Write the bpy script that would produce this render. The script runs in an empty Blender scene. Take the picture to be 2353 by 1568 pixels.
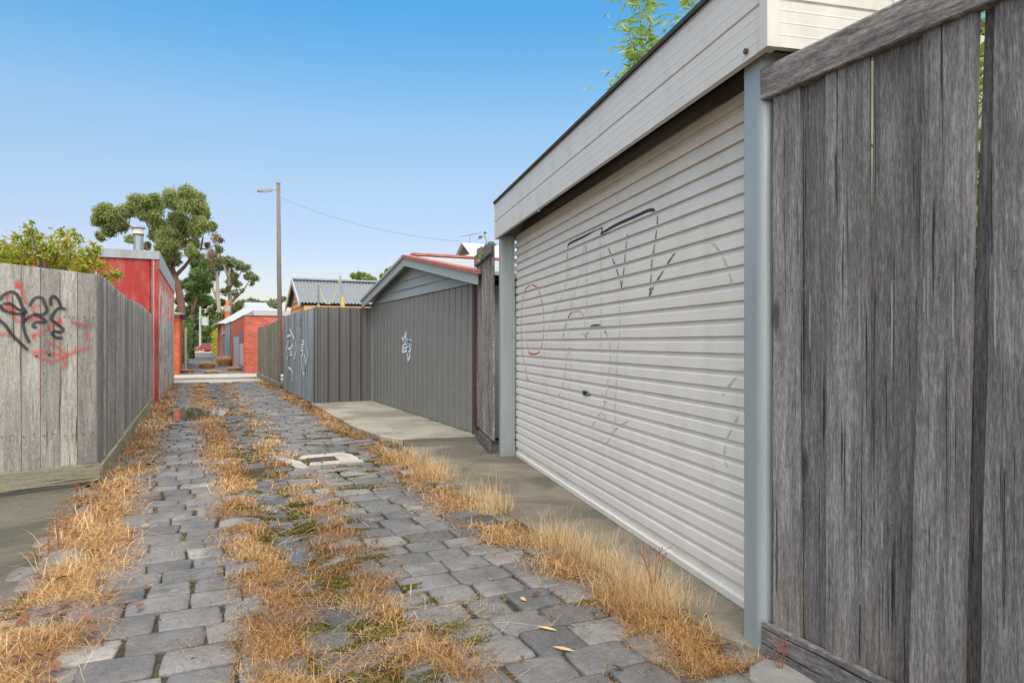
import bpy, math, random
import numpy as np
from mathutils import Vector, noise as mnoise
random.seed(7); RNG = np.random.default_rng(11)
SC = bpy.context.scene; COL = SC.collection
R = math.radians
# ------------------------------------------------------------------ camera frame (metres; +Y runs down the alley)
H = 1.25; YAW = R(25.0); FP = 1568.0; CX, HY = 1176.0, 787.0
FX, FY = math.sin(YAW), math.cos(YAW); RX, RY = math.cos(YAW), -math.sin(YAW)
def ray(x):
    u = (x-CX)/FP
    return FX+u*RX, FY+u*RY
def P(x, y, D):
    a, b = ray(x); return (D*a, D*b, H-D*(y-HY)/FP)
def hit(x, y, o, n):            # where the sight line meets the vertical plane through o with normal n
    a, b = ray(x); D = (o[0]*n[0]+o[1]*n[1])/(a*n[0]+b*n[1])
    return (D*a, D*b, H-D*(y-HY)/FP)

# ------------------------------------------------------------------ node helpers
class NT:
    def __init__(s, name, rough=0.8, metal=0.0, spec=0.4):
        s.m = bpy.data.materials.new(name); s.m.use_nodes = True
        s.t = s.m.node_tree; s.b = s.t.nodes['Principled BSDF']
        s.b.inputs['Roughness'].default_value = rough; s.b.inputs['Metallic'].default_value = metal
        s.b.inputs['Specular IOR Level'].default_value = spec
        s.co = None
    def n(s, k, **kw):
        q = s.t.nodes.new(k)
        for a, v in kw.items(): setattr(q, a, v)
        return q
    def l(s, a, b): s.t.links.new(a, b)
    def setin(s, sock, v):
        if hasattr(v, 'is_linked'): s.l(v, sock)
        else:
            if isinstance(v, (tuple, list)) and len(v) == 3 and sock.type == 'RGBA': v = (*v, 1)
            sock.default_value = v
    def obj(s, scale=(1, 1, 1), rnd=False):
        tc = s.n('ShaderNodeTexCoord').outputs['Object']
        if rnd:
            r = s.attr('rnd'); mu = s.math('MULTIPLY', r, 53.7)
            ad = s.n('ShaderNodeVectorMath', operation='ADD'); s.l(tc, ad.inputs[0]); s.l(mu, ad.inputs[1]); tc = ad.outputs[0]
        mp = s.n('ShaderNodeVectorMath', operation='MULTIPLY'); s.l(tc, mp.inputs[0]); mp.inputs[1].default_value = scale
        return mp.outputs[0]
    def attr(s, name):
        a = s.n('ShaderNodeAttribute'); a.attribute_name = name; return a.outputs['Fac']
    def noise(s, vec, scale=1, detail=4, rough=.55, dist=0):
        q = s.n('ShaderNodeTexNoise'); q.inputs['Scale'].default_value = scale; q.inputs['Detail'].default_value = detail
        q.inputs['Roughness'].default_value = rough; q.inputs['Distortion'].default_value = dist
        s.l(vec, q.inputs['Vector']); return q.outputs['Fac']
    def voro(s, vec, scale=1, feature='F1'):
        q = s.n('ShaderNodeTexVoronoi', feature=feature); q.inputs['Scale'].default_value = scale
        s.l(vec, q.inputs['Vector']); return q
    def math(s, op, a, b=0.0, clamp=False):
        q = s.n('ShaderNodeMath', operation=op); q.use_clamp = clamp
        s.setin(q.inputs[0], a); s.setin(q.inputs[1], b); return q.outputs[0]
    def ramp(s, fac, stops):
        q = s.n('ShaderNodeValToRGB'); e = q.color_ramp.elements
        while len(e) < len(stops): e.new(.5)
        for el, (p, c) in zip(e, stops):
            el.position = p; el.color = (c, c, c, 1) if isinstance(c, (int, float)) else (*c, 1)
        s.l(fac, q.inputs['Fac']); return q.outputs['Color']
    def mix(s, fac, a, b, mode='MIX'):
        q = s.n('ShaderNodeMix', data_type='RGBA', blend_type=mode)
        s.setin(q.inputs['Factor'], fac); s.setin(q.inputs[6], a); s.setin(q.inputs[7], b); return q.outputs[2]
    def sepz(s, axis='Z'):
        q = s.n('ShaderNodeSeparateXYZ'); s.l(s.n('ShaderNodeTexCoord').outputs['Object'], q.inputs[0]); return q.outputs[axis]
    def bump(s, h, strength=.4, dist=.01):
        q = s.n('ShaderNodeBump'); q.inputs['Strength'].default_value = strength; q.inputs['Distance'].default_value = dist
        s.l(h, q.inputs['Height']); s.l(q.outputs[0], s.b.inputs['Normal'])
    def col(s, c): s.setin(s.b.inputs['Base Color'], c); return s
    def rough(s, v): s.setin(s.b.inputs['Roughness'], v); return s

def m_wood(name, dark, mid, light, horiz=False, brown=None, moss=None, contrast=1.0, weather=.5, fine=1.0):
    q = NT(name, .88, 0, .25)
    sc = lambda a, b: (b, b, a) if horiz else (a, a, b)
    v = q.obj((1, 1, 1), True)
    def ms(a, b):
        mp = q.n('ShaderNodeVectorMath', operation='MULTIPLY'); q.l(v, mp.inputs[0]); mp.inputs[1].default_value = sc(a, b); return mp.outputs[0]
    g1 = q.noise(ms(44*fine, 4.0), 1, 7, .7, .6); g2 = q.noise(ms(120*fine, 30), 1, 5, .72); g3 = q.noise(ms(7, 1.1), 1, 4, .6, .6)
    h = q.math('ADD', q.math('MULTIPLY', g1, .34), q.math('ADD', q.math('MULTIPLY', g2, .42), q.math('MULTIPLY', g3, .24)))
    k = .13/contrast
    c = q.ramp(h, [(.5-k, dark), (.5, mid), (.5+k, light)])
    crack = q.ramp(q.noise(ms(62*fine, 1.3), 1, 3, .55, .3), [(.32, .18), (.365, 1.0)])
    c = q.mix(1, c, crack, 'MULTIPLY')
    tone = q.ramp(q.attr('rnd'), [(0, (.70, .69, .69)), (.5, (1, 1, 1)), (1, (1.25, 1.23, 1.2))])
    c = q.mix(1, c, tone, 'MULTIPLY')
    kn = q.voro(ms(5.2, 1.4)).outputs['Distance']
    kf = q.ramp(kn, [(.06, 1.0), (.12, 0.0)])
    c = q.mix(q.math('MULTIPLY', kf, .75), c, tuple(x*.55 for x in dark))
    if brown:
        col, z0, z1, amt = brown
        zz = q.math('ADD', q.sepz(), q.math('MULTIPLY', q.noise(ms(14, .6), 1, 3), 1.0))
        f = q.ramp(q.math('MULTIPLY', zz, .5), [(z0*.5+.2, 1.0), (z1*.5+.25, 0.0)])
        c = q.mix(q.math('MULTIPLY', f, amt), c, q.mix(1, c, col, 'MULTIPLY'))
    if moss:
        col, amt = moss
        f = q.ramp(q.noise(q.obj((3, 3, 5)), 1, 4, .6), [(.47, 0.0), (.62, 1.0)])
        c = q.mix(q.math('MULTIPLY', f, amt), c, col)
    q.col(c); q.bump(q.math('MULTIPLY', h, crack), .75, .006)
    return q.m

def m_plain(name, col, rough=.6, metal=0, var=.12, scale=6, bump=0, bscale=80, spec=.4, dirt=None, dirtamt=.35):
    q = NT(name, rough, metal, spec)
    n1 = q.noise(q.obj(), scale, 5, .6)
    c = q.mix(n1, tuple(x*(1-var) for x in col), tuple(min(1, x*(1+var)) for x in col))
    if dirt:
        f = q.ramp(q.noise(q.obj((1, 1, .35)), 5.0, 6, .65), [(.46, 0.0), (.68, 1.0)])
        c = q.mix(q.math('MULTIPLY', f, dirtamt), c, dirt)
    q.col(c)
    if bump: q.bump(q.noise(q.obj(), bscale, 4, .6), bump, .01)
    return q.m

def m_leaf(name, c0, c1, c2, rough=.55, transl=.0):
    q = NT(name, rough, 0, .35)
    c = q.ramp(q.attr('rnd'), [(0, c0), (.55, c1), (1, c2)]); q.col(c)
    if transl:
        tr = q.n('ShaderNodeBsdfTranslucent'); q.l(c, tr.inputs['Color']); mx = q.n('ShaderNodeMixShader'); mx.inputs[0].default_value = transl
        q.l(q.b.outputs[0], mx.inputs[1]); q.l(tr.outputs[0], mx.inputs[2]); q.l(mx.outputs[0], q.t.nodes['Material Output'].inputs['Surface'])
    return q.m

def m_brick(name, b1, b2, mortar, paint=None):
    q = NT(name, .9, 0, .2)
    s = q.n('ShaderNodeSeparateXYZ'); q.l(q.n('ShaderNodeTexCoord').outputs['Object'], s.inputs[0])
    cb = q.n('ShaderNodeCombineXYZ'); q.l(q.math('ADD', s.outputs[0], s.outputs[1]), cb.inputs[0]); q.l(s.outputs[2], cb.inputs[1])
    br = q.n('ShaderNodeTexBrick'); q.l(cb.outputs[0], br.inputs['Vector'])
    br.inputs['Scale'].default_value = 1; br.inputs['Brick Width'].default_value = .24; br.inputs['Row Height'].default_value = .086
    br.inputs['Mortar Size'].default_value = .006; br.inputs['Mortar Smooth'].default_value = .2
    br.inputs['Color1'].default_value = (*b1, 1); br.inputs['Color2'].default_value = (*b2, 1); br.inputs['Mortar'].default_value = (*mortar, 1)
    c = br.outputs['Color']
    c = q.mix(1, c, q.ramp(q.noise(q.obj(), 3, 5, .6), [(.3, .8), (.7, 1.15)]), 'MULTIPLY')
    if paint:
        for (col, sc_, lo, hi, zlo, zhi, amt) in paint:
            f = q.ramp(q.noise(q.obj((.25, 1, 1)), sc_, 4, .6, .7), [(lo, 0.0), (hi, 1.0)])
            zf = q.ramp(q.math('MULTIPLY', q.sepz(), .25), [(max(0, zlo*.25-.02), 0.0), (zlo*.25+.02, 1.0), (zhi*.25-.03, 1.0), (zhi*.25+.03, 0.0)])
            c = q.mix(q.math('MULTIPLY', q.math('MULTIPLY', f, zf), amt), c, col)
    q.col(c); q.bump(br.outputs['Fac'], -.5, .008)
    return q.m

def m_galv(name, col, metal=.35, rough=.5, stain=(.2, .19, .17), amt=.4, vert=True, ss=9):
    q = NT(name, rough, metal, .5)
    sp = q.voro(q.obj(), 45).outputs['Color']
    n = q.noise(q.obj((6, 6, .8) if vert else (1, 1, 1)), 1.6, 6, .62)
    c = q.mix(n, tuple(x*.82 for x in col), tuple(min(1, x*1.15) for x in col))
    c = q.mix(.012, c, sp)
    f = q.ramp(q.noise(q.obj((ss, ss, ss*.08)), 1, 6, .65), [(.44, 0.0), (.62, 1.0)])
    c = q.mix(q.math('MULTIPLY', f, amt), c, stain)
    q.col(c); q.rough(q.ramp(n, [(.3, rough-.1), (.7, rough+.15)]))
    return q.m

M = {}
M['wood_near'] = m_wood('weathered hardwood', (.052, .050, .050), (.138, .133, .133), (.31, .30, .298), fine=1.7, brown=((1.0, .84, .70), .1, .36, .7))
M['rail_near'] = m_wood('weathered rail', (.05, .047, .045), (.165, .153, .148), (.38, .36, .35), horiz=True)
M['wood_left'] = m_wood('weathered pine', (.11, .105, .10), (.30, .288, .272), (.52, .50, .475), moss=((.24, .25, .15), .22), contrast=.9)
M['kick_left'] = m_wood('mossy board', (.13, .125, .09), (.27, .26, .19), (.40, .38, .29), horiz=True, moss=((.21, .24, .06), .6))
M['wood_far'] = m_wood('old fence timber', (.09, .083, .065), (.21, .195, .16), (.38, .36, .31), moss=((.16, .17, .08), .45))
M['wood_stub'] = m_wood('split timber', (.06, .05, .045), (.22, .195, .18), (.50, .46, .435), contrast=1.5)
M['pole'] = m_wood('pole timber', (.09, .08, .074), (.155, .14, .13), (.23, .21, .195), contrast=.6)
M['orange'] = m_wood('new cedar cladding', (.42, .21, .075), (.60, .33, .13), (.74, .45, .21), horiz=True, contrast=.7)
M['roller'] = m_plain('cream enamel steel', (.70, .67, .615), .45, 0, .04, 2.2, 0, spec=.5, dirt=(.50, .47, .41), dirtamt=.28)
M['rolltop'] = m_plain('grimy shaded steel roll', (.20, .17, .13), .6, 0, .2, 3)  # dirty cream, darkened further to paint in the shade under the fascia
M['fascia'] = m_plain('stone grey steel cladding', (.575, .555, .515), .42, 0, .05, 2.5, spec=.5, dirt=(.42, .40, .365), dirtamt=.45)
M['postm'] = m_galv('galvanised post', (.32, .365, .375), .25, .42, (.42, .44, .44), .35)
M['rustcap'] = m_plain('dark gutter edge', (.045, .042, .04), .8, 0, .3, 20, .4, 60)
M['dark'] = m_plain('painted cavity shade', (.03, .03, .03), .9)  # near-black colour standing in for shade in the door cavity
M['cbond'] = m_plain('charcoal steel sheet', (.128, .127, .124), .5, 0, .06, 3, spec=.45, dirt=(.15, .15, .145), dirtamt=.5)
M['door2'] = m_plain('grey ribbed steel', (.185, .185, .177), .5, 0, .07, 3, spec=.45, dirt=(.19, .19, .18), dirtamt=.4)
M['galvsheet'] = m_galv('zinc corrugated sheet', (.33, .385, .41), .4, .5, (.13, .15, .155), .75, ss=4)  # strong stain streaks also paint in the light and dark of the corrugations
M['roofsheet'] = m_galv('grey roof sheet', (.205, .225, .24), .3, .55, (.15, .16, .165), .3)
M['board_grey'] = m_plain('blue grey weatherboard paint', (.30, .345, .345), .65, 0, .08, 5, spec=.3, dirt=(.32, .31, .27), dirtamt=.5)
M['redroof'] = m_plain('rust red roof paint', (.34, .105, .07), .7, 0, .2, 8, dirt=(.42, .33, .29), dirtamt=.5)
M['paleroof'] = m_plain('pale zinc roof', (.38, .38, .375), .5, 0, .06, 3, dirt=(.42, .38, .34), dirtamt=.3)
M['redsheet'] = m_plain('faded red sheet', (.32, .03, .022), .75, 0, .18, 4, dirt=(.40, .20, .17), dirtamt=.5)
M['redbrick'] = m_brick('red brick', (.40, .075, .045), (.52, .115, .07), (.50, .30, .25))
M['orangebrick'] = m_brick('orange brick', (.46, .085, .03), (.58, .13, .05), (.48, .24, .16))
M['mural'] = m_brick('graffiti covered brick', (.50, .13, .09), (.60, .19, .14), (.55, .38, .32), paint=[
    ((.27, .36, .25), 1.1, .38, .5, 0, 1.75, .9), ((.60, .62, .61), 1.7, .46, .56, .1, 2.5, .8), ((.08, .14, .27), 1.4, .56, .63, .5, 2.0, .7), ((.5, .13, .10), 1.9, .55, .64, 0, 1.5, .7), ((.07, .10, .08), 2.2, .58, .64, .2, 1.6, .7)])
M['white'] = m_plain('white roof steel', (.40, .41, .415), .5, 0, .05, 2)
M['cream'] = m_plain('cream render', (.62, .58, .48), .8, 0, .1, 3)
M['silver'] = m_galv('silver flashing', (.30, .335, .35), .45, .45, (.20, .21, .21), .5)
M['metal'] = m_plain('dull steel', (.25, .25, .25), .45, .7, .15, 20)
M['grate'] = m_plain('dark cast iron', (.09, .08, .075), .8, .2, .3, 30, .3, 90)
M['maroon'] = m_plain('dark maroon frame', (.075, .036, .032), .7, 0, .15, 8)
M['rust'] = m_plain('rusty iron', (.13, .07, .05), .85, .2, .35, 40, .4, 90)
M['black'] = m_plain('black rubber', (.02, .02, .02), .7)
M['yellow'] = m_plain('yellow padding', (.52, .46, .12), .6)
M['rope'] = m_plain('pale yellow net edge', (.48, .48, .25), .8)
M['glass'] = m_plain('dark car glass', (.03, .035, .04), .08, 0, .05, 3, spec=.6)
M['carred'] = m_plain('dark red car paint', (.33, .012, .03), .25, .1, .04, 2, spec=.6)
M['lampred'] = m_plain('red lamp lens', (.6, .04, .04), .2)
M['terracotta'] = m_plain('terracotta', (.62, .16, .06), .8)
M['stoneband'] = m_plain('cement render', (.36, .31, .25), .9)
M['concpole'] = m_plain('concrete pole', (.42, .41, .40), .85)
M['tank'] = m_plain('transformer paint', (.42, .50, .47), .5)

def m_stone():
    q = NT('bluestone pitcher', .6, 0, .4)
    v = q.obj((1, 1, 1), True)
    n1 = q.noise(v, 5, 5, .6); n2 = q.noise(v, 60, 4, .65)
    tone = q.ramp(q.attr('rnd'), [(0, (.10, .097, .095)), (.45, (.172, .165, .158)), (.85, (.222, .211, .197)), (1, (.29, .27, .24))])
    c = q.mix(1, tone, q.ramp(n1, [(.3, .68), (.7, 1.25)]), 'MULTIPLY')
    c = q.mix(1, c, q.ramp(n2, [(.3, .78), (.7, 1.18)]), 'MULTIPLY')
    damp = q.ramp(q.noise(q.obj(), 1.8, 6, .7, .5), [(.54, 0.0), (.63, 1.0)])      # wet patches left by rain
    c = q.mix(q.math('MULTIPLY', damp, .5), c, (.05, .05, .052))
    pit = q.ramp(q.voro(v, 38).outputs['Distance'], [(.1, .25), (.24, 1.0)])
    pm = q.ramp(q.noise(v, 9, 3), [(.55, 0.0), (.68, 1.0)])
    c = q.mix(pm, c, q.mix(1, c, pit, 'MULTIPLY'))
    lich = q.ramp(q.noise(q.obj(), 4.1, 5, .7), [(.66, 0.0), (.72, 1.0)])
    c = q.mix(q.math('MULTIPLY', lich, .5), c, (.30, .29, .25))
    moss = q.ramp(q.noise(q.obj(), 2.1, 6, .7, .4), [(.62, 0.0), (.70, 1.0)])
    c = q.mix(q.math('MULTIPLY', moss, .55), c, (.085, .085, .03))
    sx = q.n('ShaderNodeSeparateXYZ'); q.l(q.n('ShaderNodeTexCoord').outputs['Object'], sx.inputs[0])
    dx = q.math('ABSOLUTE', q.math('SUBTRACT', sx.outputs[0], .56))
    wet = q.ramp(q.math('ADD', dx, q.math('MULTIPLY', q.noise(q.obj(), 4, 4, .6), .3)), [(.27, 1.0), (.42, 0.0)])
    c = q.mix(q.math('MULTIPLY', wet, .6), c, (.055, .052, .045))
    q.col(c); q.rough(q.ramp(q.math('MAXIMUM', damp, wet), [(0, .62), (1, .30)]))
    q.bump(q.math('ADD', q.math('MULTIPLY', n1, .6), q.math('MULTIPLY', n2, .6)), .8, .014)
    return q.m
M['stone'] = m_stone()
def m_bed():
    q = NT('joint soil', .9, 0, .3)
    n = q.noise(q.obj(), 30, 5, .7); b = q.noise(q.obj(), 3.2, 5, .65, .5)
    c = q.ramp(n, [(.3, (.022, .02, .016)), (.55, (.055, .047, .035)), (.75, (.13, .105, .07))])
    c = q.mix(q.ramp(b, [(.5, 0.0), (.62, .75)]), c, q.ramp(n, [(.35, (.045, .05, .012)), (.7, (.13, .125, .025))]))
    q.col(c); q.bump(n, .8, .02); return q.m
M['bed'] = m_bed()
def m_conc(name, a, b, stain, mossamt=.3):
    q = NT(name, .88, 0, .25)
    n = q.noise(q.obj(), 3.0, 6, .62); f = q.noise(q.obj(), 120, 3, .6); s = q.noise(q.obj(), 1.1, 5, .6, .8)
    c = q.mix(n, a, b); c = q.mix(1, c, q.ramp(f, [(.3, .8), (.7, 1.18)]), 'MULTIPLY')
    c = q.mix(q.ramp(s, [(.42, 0.0), (.60, .85)]), c, stain)
    m = q.ramp(q.noise(q.obj(), 2.3, 6, .7, .6), [(.55, 0.0), (.68, 1.0)])
    c = q.mix(q.math('MULTIPLY', m, mossamt), c, (.13, .125, .045))
    cr = q.ramp(q.voro(q.obj(), .9, 'DISTANCE_TO_EDGE').outputs['Distance'], [(.0, .8), (.001, 1.0)])
    c = q.mix(1, c, cr, 'MULTIPLY')
    q.col(c); q.bump(q.math('ADD', f, n), .35, .008); return q.m
M['conc1'] = m_conc('weathered apron concrete', (.19, .165, .125), (.29, .25, .19), (.115, .10, .078), .45)
M['conc2'] = m_conc('pale driveway concrete', (.30, .275, .22), (.42, .385, .315), (.20, .185, .15), .25)
M['conc3'] = m_conc('dark mossy concrete', (.10, .095, .072), (.175, .16, .125), (.07, .068, .048), .9)
M['conclump'] = m_conc('lichen covered concrete', (.17, .16, .14), (.36, .34, .31), (.13, .12, .105), .25)
M['conc4'] = m_conc('lane concrete', (.42, .385, .33), (.52, .48, .42), (.36, .33, .28), .03)
M['concpit'] = m_conc('pit concrete', (.40, .375, .32), (.52, .49, .43), (.30, .28, .24), .08)
M['asphalt'] = m_plain('asphalt', (.115, .115, .118), .85, 0, .2, 3, .4, 120)
M['soil'] = m_plain('dry soil', (.15, .115, .07), .95, 0, .35, 2, .5, 40)
def m_water():
    q = NT('puddle water', .03, 0, .5); q.col((.085, .08, .068)); q.b.inputs['IOR'].default_value = 1.33
    q.b.inputs['Specular IOR Level'].default_value = .5
    return q.m
M['water'] = m_water()
M['straw'] = m_leaf('dry straw', (.13, .06, .025), (.41, .21, .062), (.66, .45, .22), .75)
M['palestraw'] = m_leaf('pale seed grass', (.36, .21, .08), (.62, .42, .19), (.74, .58, .34), .75)
M['greengrass'] = m_leaf('fresh grass', (.08, .14, .02), (.14, .22, .03), (.28, .30, .06))
M['deadleaf'] = m_leaf('fallen leaf', (.10, .04, .022), (.20, .085, .045), (.33, .20, .11), .7)
M['moss'] = m_plain('moss', (.085, .082, .014), .95, 0, .45, 40, .9, 160)
M['mossfuzz'] = m_leaf('olive moss', (.04, .04, .008), (.125, .115, .018), (.27, .225, .04), .9)
M['gumleaf'] = m_leaf('gum leaves', (.15, .21, .055), (.28, .345, .115), (.44, .44, .19), transl=.4)
M['fargum'] = m_leaf('far gum leaves', (.12, .15, .07), (.21, .25, .11), (.33, .34, .17), transl=.4)
M['lushleaf'] = m_leaf('lush leaves', (.05, .105, .025), (.11, .19, .05), (.24, .30, .10), transl=.4)
M['shrubleaf'] = m_leaf('shrub leaves', (.14, .21, .02), (.34, .38, .04), (.55, .36, .06), transl=.4)
M['bambooleaf'] = m_leaf('bamboo leaves', (.13, .25, .02), (.32, .44, .05), (.60, .52, .07), transl=.4)
M['brownleaf'] = m_leaf('dry hanging leaves', (.10, .06, .035), (.19, .12, .07), (.25, .19, .10))
M['bark'] = m_wood('gum bark', (.06, .03, .022), (.16, .085, .06), (.28, .17, .12))
M['palebark'] = m_wood('pale bark', (.17, .13, .10), (.30, .25, .20), (.45, .40, .34))
M['twig'] = m_plain('twig', (.11, .075, .045), .85)
M['redstem'] = m_plain('red weed stem', (.26, .085, .045), .8, 0, .3, 30)
M['cane'] = m_plain('bamboo cane', (.22, .26, .07), .5)
M['sheath'] = m_plain('dry sheath', (.58, .37, .15), .7, 0, .3, 40)
def m_spray(name, col, dens=1.0):
    q = NT(name, .6, 0, .3); q.col(col)
    n = q.noise(q.obj((1, 1, .5)), 60, 4, .7)
    a = q.ramp(q.math('MULTIPLY', q.attr('edge'), q.math('ADD', .55, q.math('MULTIPLY', n, .9))), [(.12, 0.0), (.6, 1.0)])
    q.setin(q.b.inputs['Alpha'], q.math('MULTIPLY', a, dens, True)); return q.m
M['sprayblack'] = m_spray('black spray paint', (.02, .022, .025), .74)
M['sprayred'] = m_spray('red spray paint', (.62, .07, .055), .38)
M['spraywhite'] = m_spray('white spray paint', (.72, .80, .85), .95)
M['markblack'] = m_spray('black marker', (.06, .07, .085), .68)
M['markred'] = m_spray('red marker', (.62, .12, .08), .75)
M['palestreak'] = m_spray('bleached wood streak', (.40, .385, .37), .5)
M['faint'] = m_spray('faded black marker', (.16, .17, .19), .25)
M['split'] = m_spray('dark split in timber', (.018, .015, .013), .9)

# ------------------------------------------------------------------ mesh helpers
class MB:
    def __init__(s): s.v = []; s.f = []; s.r = []; s.e = []
    def add(s, vs, fs, r=None, e=None):
        b = len(s.v); s.v += [tuple(p) for p in vs]; s.f += [tuple(b+i for i in f) for f in fs]
        r = random.random() if r is None else r
        s.r += [r]*len(vs); s.e += (e if e is not None else [1.0]*len(vs))
        return s
    def obox(s, o, a, b, c, r=None):     # corner o and three edge vectors
        o, a, b, c = map(Vector, (o, a, b, c))
        vs = [o, o+a, o+a+b, o+b, o+c, o+a+c, o+a+b+c, o+b+c]
        return s.add(vs, [(0, 3, 2, 1), (4, 5, 6, 7), (0, 1, 5, 4), (1, 2, 6, 5), (2, 3, 7, 6), (3, 0, 4, 7)], r)
    def box(s, x0, x1, y0, y1, z0, z1, r=None): return s.obox((x0, y0, z0), (x1-x0, 0, 0), (0, y1-y0, 0), (0, 0, z1-z0), r)
    def tube(s, pts, rad, n=8, r=None, caps=True):
        pts = [Vector(p) for p in pts]; vs = []; fs = []
        if not hasattr(rad, '__len__'): rad = [rad]*len(pts)
        up = Vector((0, 0, 1))
        for i, p in enumerate(pts):
            t = (pts[min(i+1, len(pts)-1)]-pts[max(i-1, 0)]).normalized()
            a = t.cross(up if abs(t.z) < .95 else Vector((1, 0, 0))).normalized(); b = t.cross(a)
            for k in range(n):
                th = 2*math.pi*k/n; vs.append(p+rad[i]*(math.cos(th)*a+math.sin(th)*b))
        for i in range(len(pts)-1):
            for k in range(n): fs.append((i*n+k, i*n+(k+1) % n, (i+1)*n+(k+1) % n, (i+1)*n+k))
        if caps: fs += [tuple(range(n-1, -1, -1)), tuple(range((len(pts)-1)*n, len(pts)*n))]
        return s.add(vs, fs, r)
    def poly(s, pts, z0, z1, r=None):    # extruded polygon, pts counter-clockwise
        n = len(pts); vs = [(x, y, z0) for x, y in pts]+[(x, y, z1) for x, y in pts]
        return s.add(vs, [tuple(range(n-1, -1, -1)), tuple(range(n, 2*n))]+[(i, (i+1) % n, n+(i+1) % n, n+i) for i in range(n)], r)
    def sweep(s, prof, o, a, nrm, L, r=None, caps=True, seg=1):   # profile [(depth along nrm, z)] swept along a
        o, a, nrm = Vector(o), Vector(a), Vector(nrm); m = len(prof); vs = []
        for i in range(seg+1):
            for d, z in prof: vs.append(o+a*(L*i/seg)+nrm*d+Vector((0, 0, z)))
        fs = [(i*m+j, i*m+j+1, (i+1)*m+j+1, (i+1)*m+j) for i in range(seg) for j in range(m-1)]
        return s.add(vs, fs, r)
    def plank(s, o, a, nrm, w, z0, z1, th=.02, nx=3, nz=8, rag=.0, cup=0.0, wav=0.0, lean=0.0, r=None, ztop=None, tilt=0.0):
        o, a, nrm = Vector(o), Vector(a), Vector(nrm); r = random.random() if r is None else r
        sd = r*91.3; m = nx+3; vs = []
        tops = [rag*(mnoise.noise((sd, j*1.7, 3.1))) for j in range(nx+1)]
        for i in range(nz+1):
            f = i/nz
            for j in range(nx+1):
                g = j/nx
                z1j = z1 if ztop is None else z1+ztop*g
                z = z0+(z1j+tops[j]-z0)*f + (rag*.5*mnoise.noise((sd+9, j, 1)) if i == 0 else 0)
                e = wav*mnoise.noise((sd, z*2.2, g*3))
                dx = g*w + (wav*.7*mnoise.noise((sd+5+(g > .5)*7, z*1.6, 0)) if j in (0, nx) else 0) + lean*f
                d = cup*(4*(g-.5)**2-.4)+e+tilt*(g-.5)
                if j in (0, nx): d -= .003
                vs.append(o+a*dx+nrm*d+Vector((0, 0, z)))
            for g, jj in ((1, nx), (0, 0)):
                z1j = z1 if ztop is None else z1+ztop*g
                vs.append(o+a*(g*w+lean*f)-nrm*th+Vector((0, 0, z0+(z1j+tops[jj]-z0)*f)))
        fs = [(i*m+j, i*m+(j+1) % m, (i+1)*m+(j+1) % m, (i+1)*m+j) for i in range(nz) for j in range(m)]
        fs += [tuple(range(m-1, -1, -1)), tuple(range(nz*m, nz*m+m))]
        return s.add(vs, fs, r)
    def build(s, name, mat, parent=None, loc=None, smooth=False, bevel=0, auto=False):
        off = Vector(loc) if loc is not None else (Vector(parent.get('_base', parent.location)) if parent else Vector((0, 0, 0)))
        me = bpy.data.meshes.new(name)
        me.from_pydata([(p[0]-off.x, p[1]-off.y, p[2]-off.z) for p in s.v], [], s.f)
        a = me.attributes.new('rnd', 'FLOAT', 'POINT'); a.data.foreach_set('value', s.r)
        if any(x != 1.0 for x in s.e):
            a = me.attributes.new('edge', 'FLOAT', 'POINT'); a.data.foreach_set('value', s.e)
        me.materials.append(mat); me.update()
        if smooth: me.polygons.foreach_set('use_smooth', [True]*len(me.polygons))
        o = bpy.data.objects.new(name, me); COL.objects.link(o)
        if parent: o.parent = parent; o['_base'] = list(off)
        else: o.location = off; o['_base'] = list(off)
        if bevel:
            b = o.modifiers.new('bevel', 'BEVEL'); b.width = bevel; b.segments = 2; b.limit_method = 'ANGLE'
        return o

def fast(name, V, F, mat, rnd=None, parent=None, loc=(0, 0, 0), edge=None):
    V = np.asarray(V, np.float32)-np.asarray(parent['_base'] if parent else loc, np.float32); F = np.asarray(F, np.int32); k = F.shape[1]
    me = bpy.data.meshes.new(name); me.vertices.add(len(V)); me.vertices.foreach_set('co', V.ravel())
    me.loops.add(F.size); me.loops.foreach_set('vertex_index', F.ravel())
    me.polygons.add(len(F)); me.polygons.foreach_set('loop_start', np.arange(0, F.size, k, dtype=np.int32))
    me.update(calc_edges=True)
    if rnd is not None:
        a = me.attributes.new('rnd', 'FLOAT', 'POINT'); a.data.foreach_set('value', np.asarray(rnd, np.float32))
    me.materials.append(mat)
    o = bpy.data.objects.new(name, me); COL.objects.link(o)
    if parent: o.parent = parent; o['_base'] = list(parent['_base'])
    else: o.location = loc; o['_base'] = list(loc)
    return o
def tag(o, label=None, cat=None, group=None, kind=None):
    if label: o['label'] = label
    if cat: o['category'] = cat
    if group: o['group'] = group
    if kind: o['kind'] = kind
    return o
def thing(name, label, cat, loc=(0, 0, 0), group=None):
    o = bpy.data.objects.new(name, None); COL.objects.link(o); o.location = loc; o['_base'] = list(loc); o.empty_display_size = .1
    return tag(o, label, cat, group)
def struct(o, label, cat): return tag(o, label, cat, None, 'structure')

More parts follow.
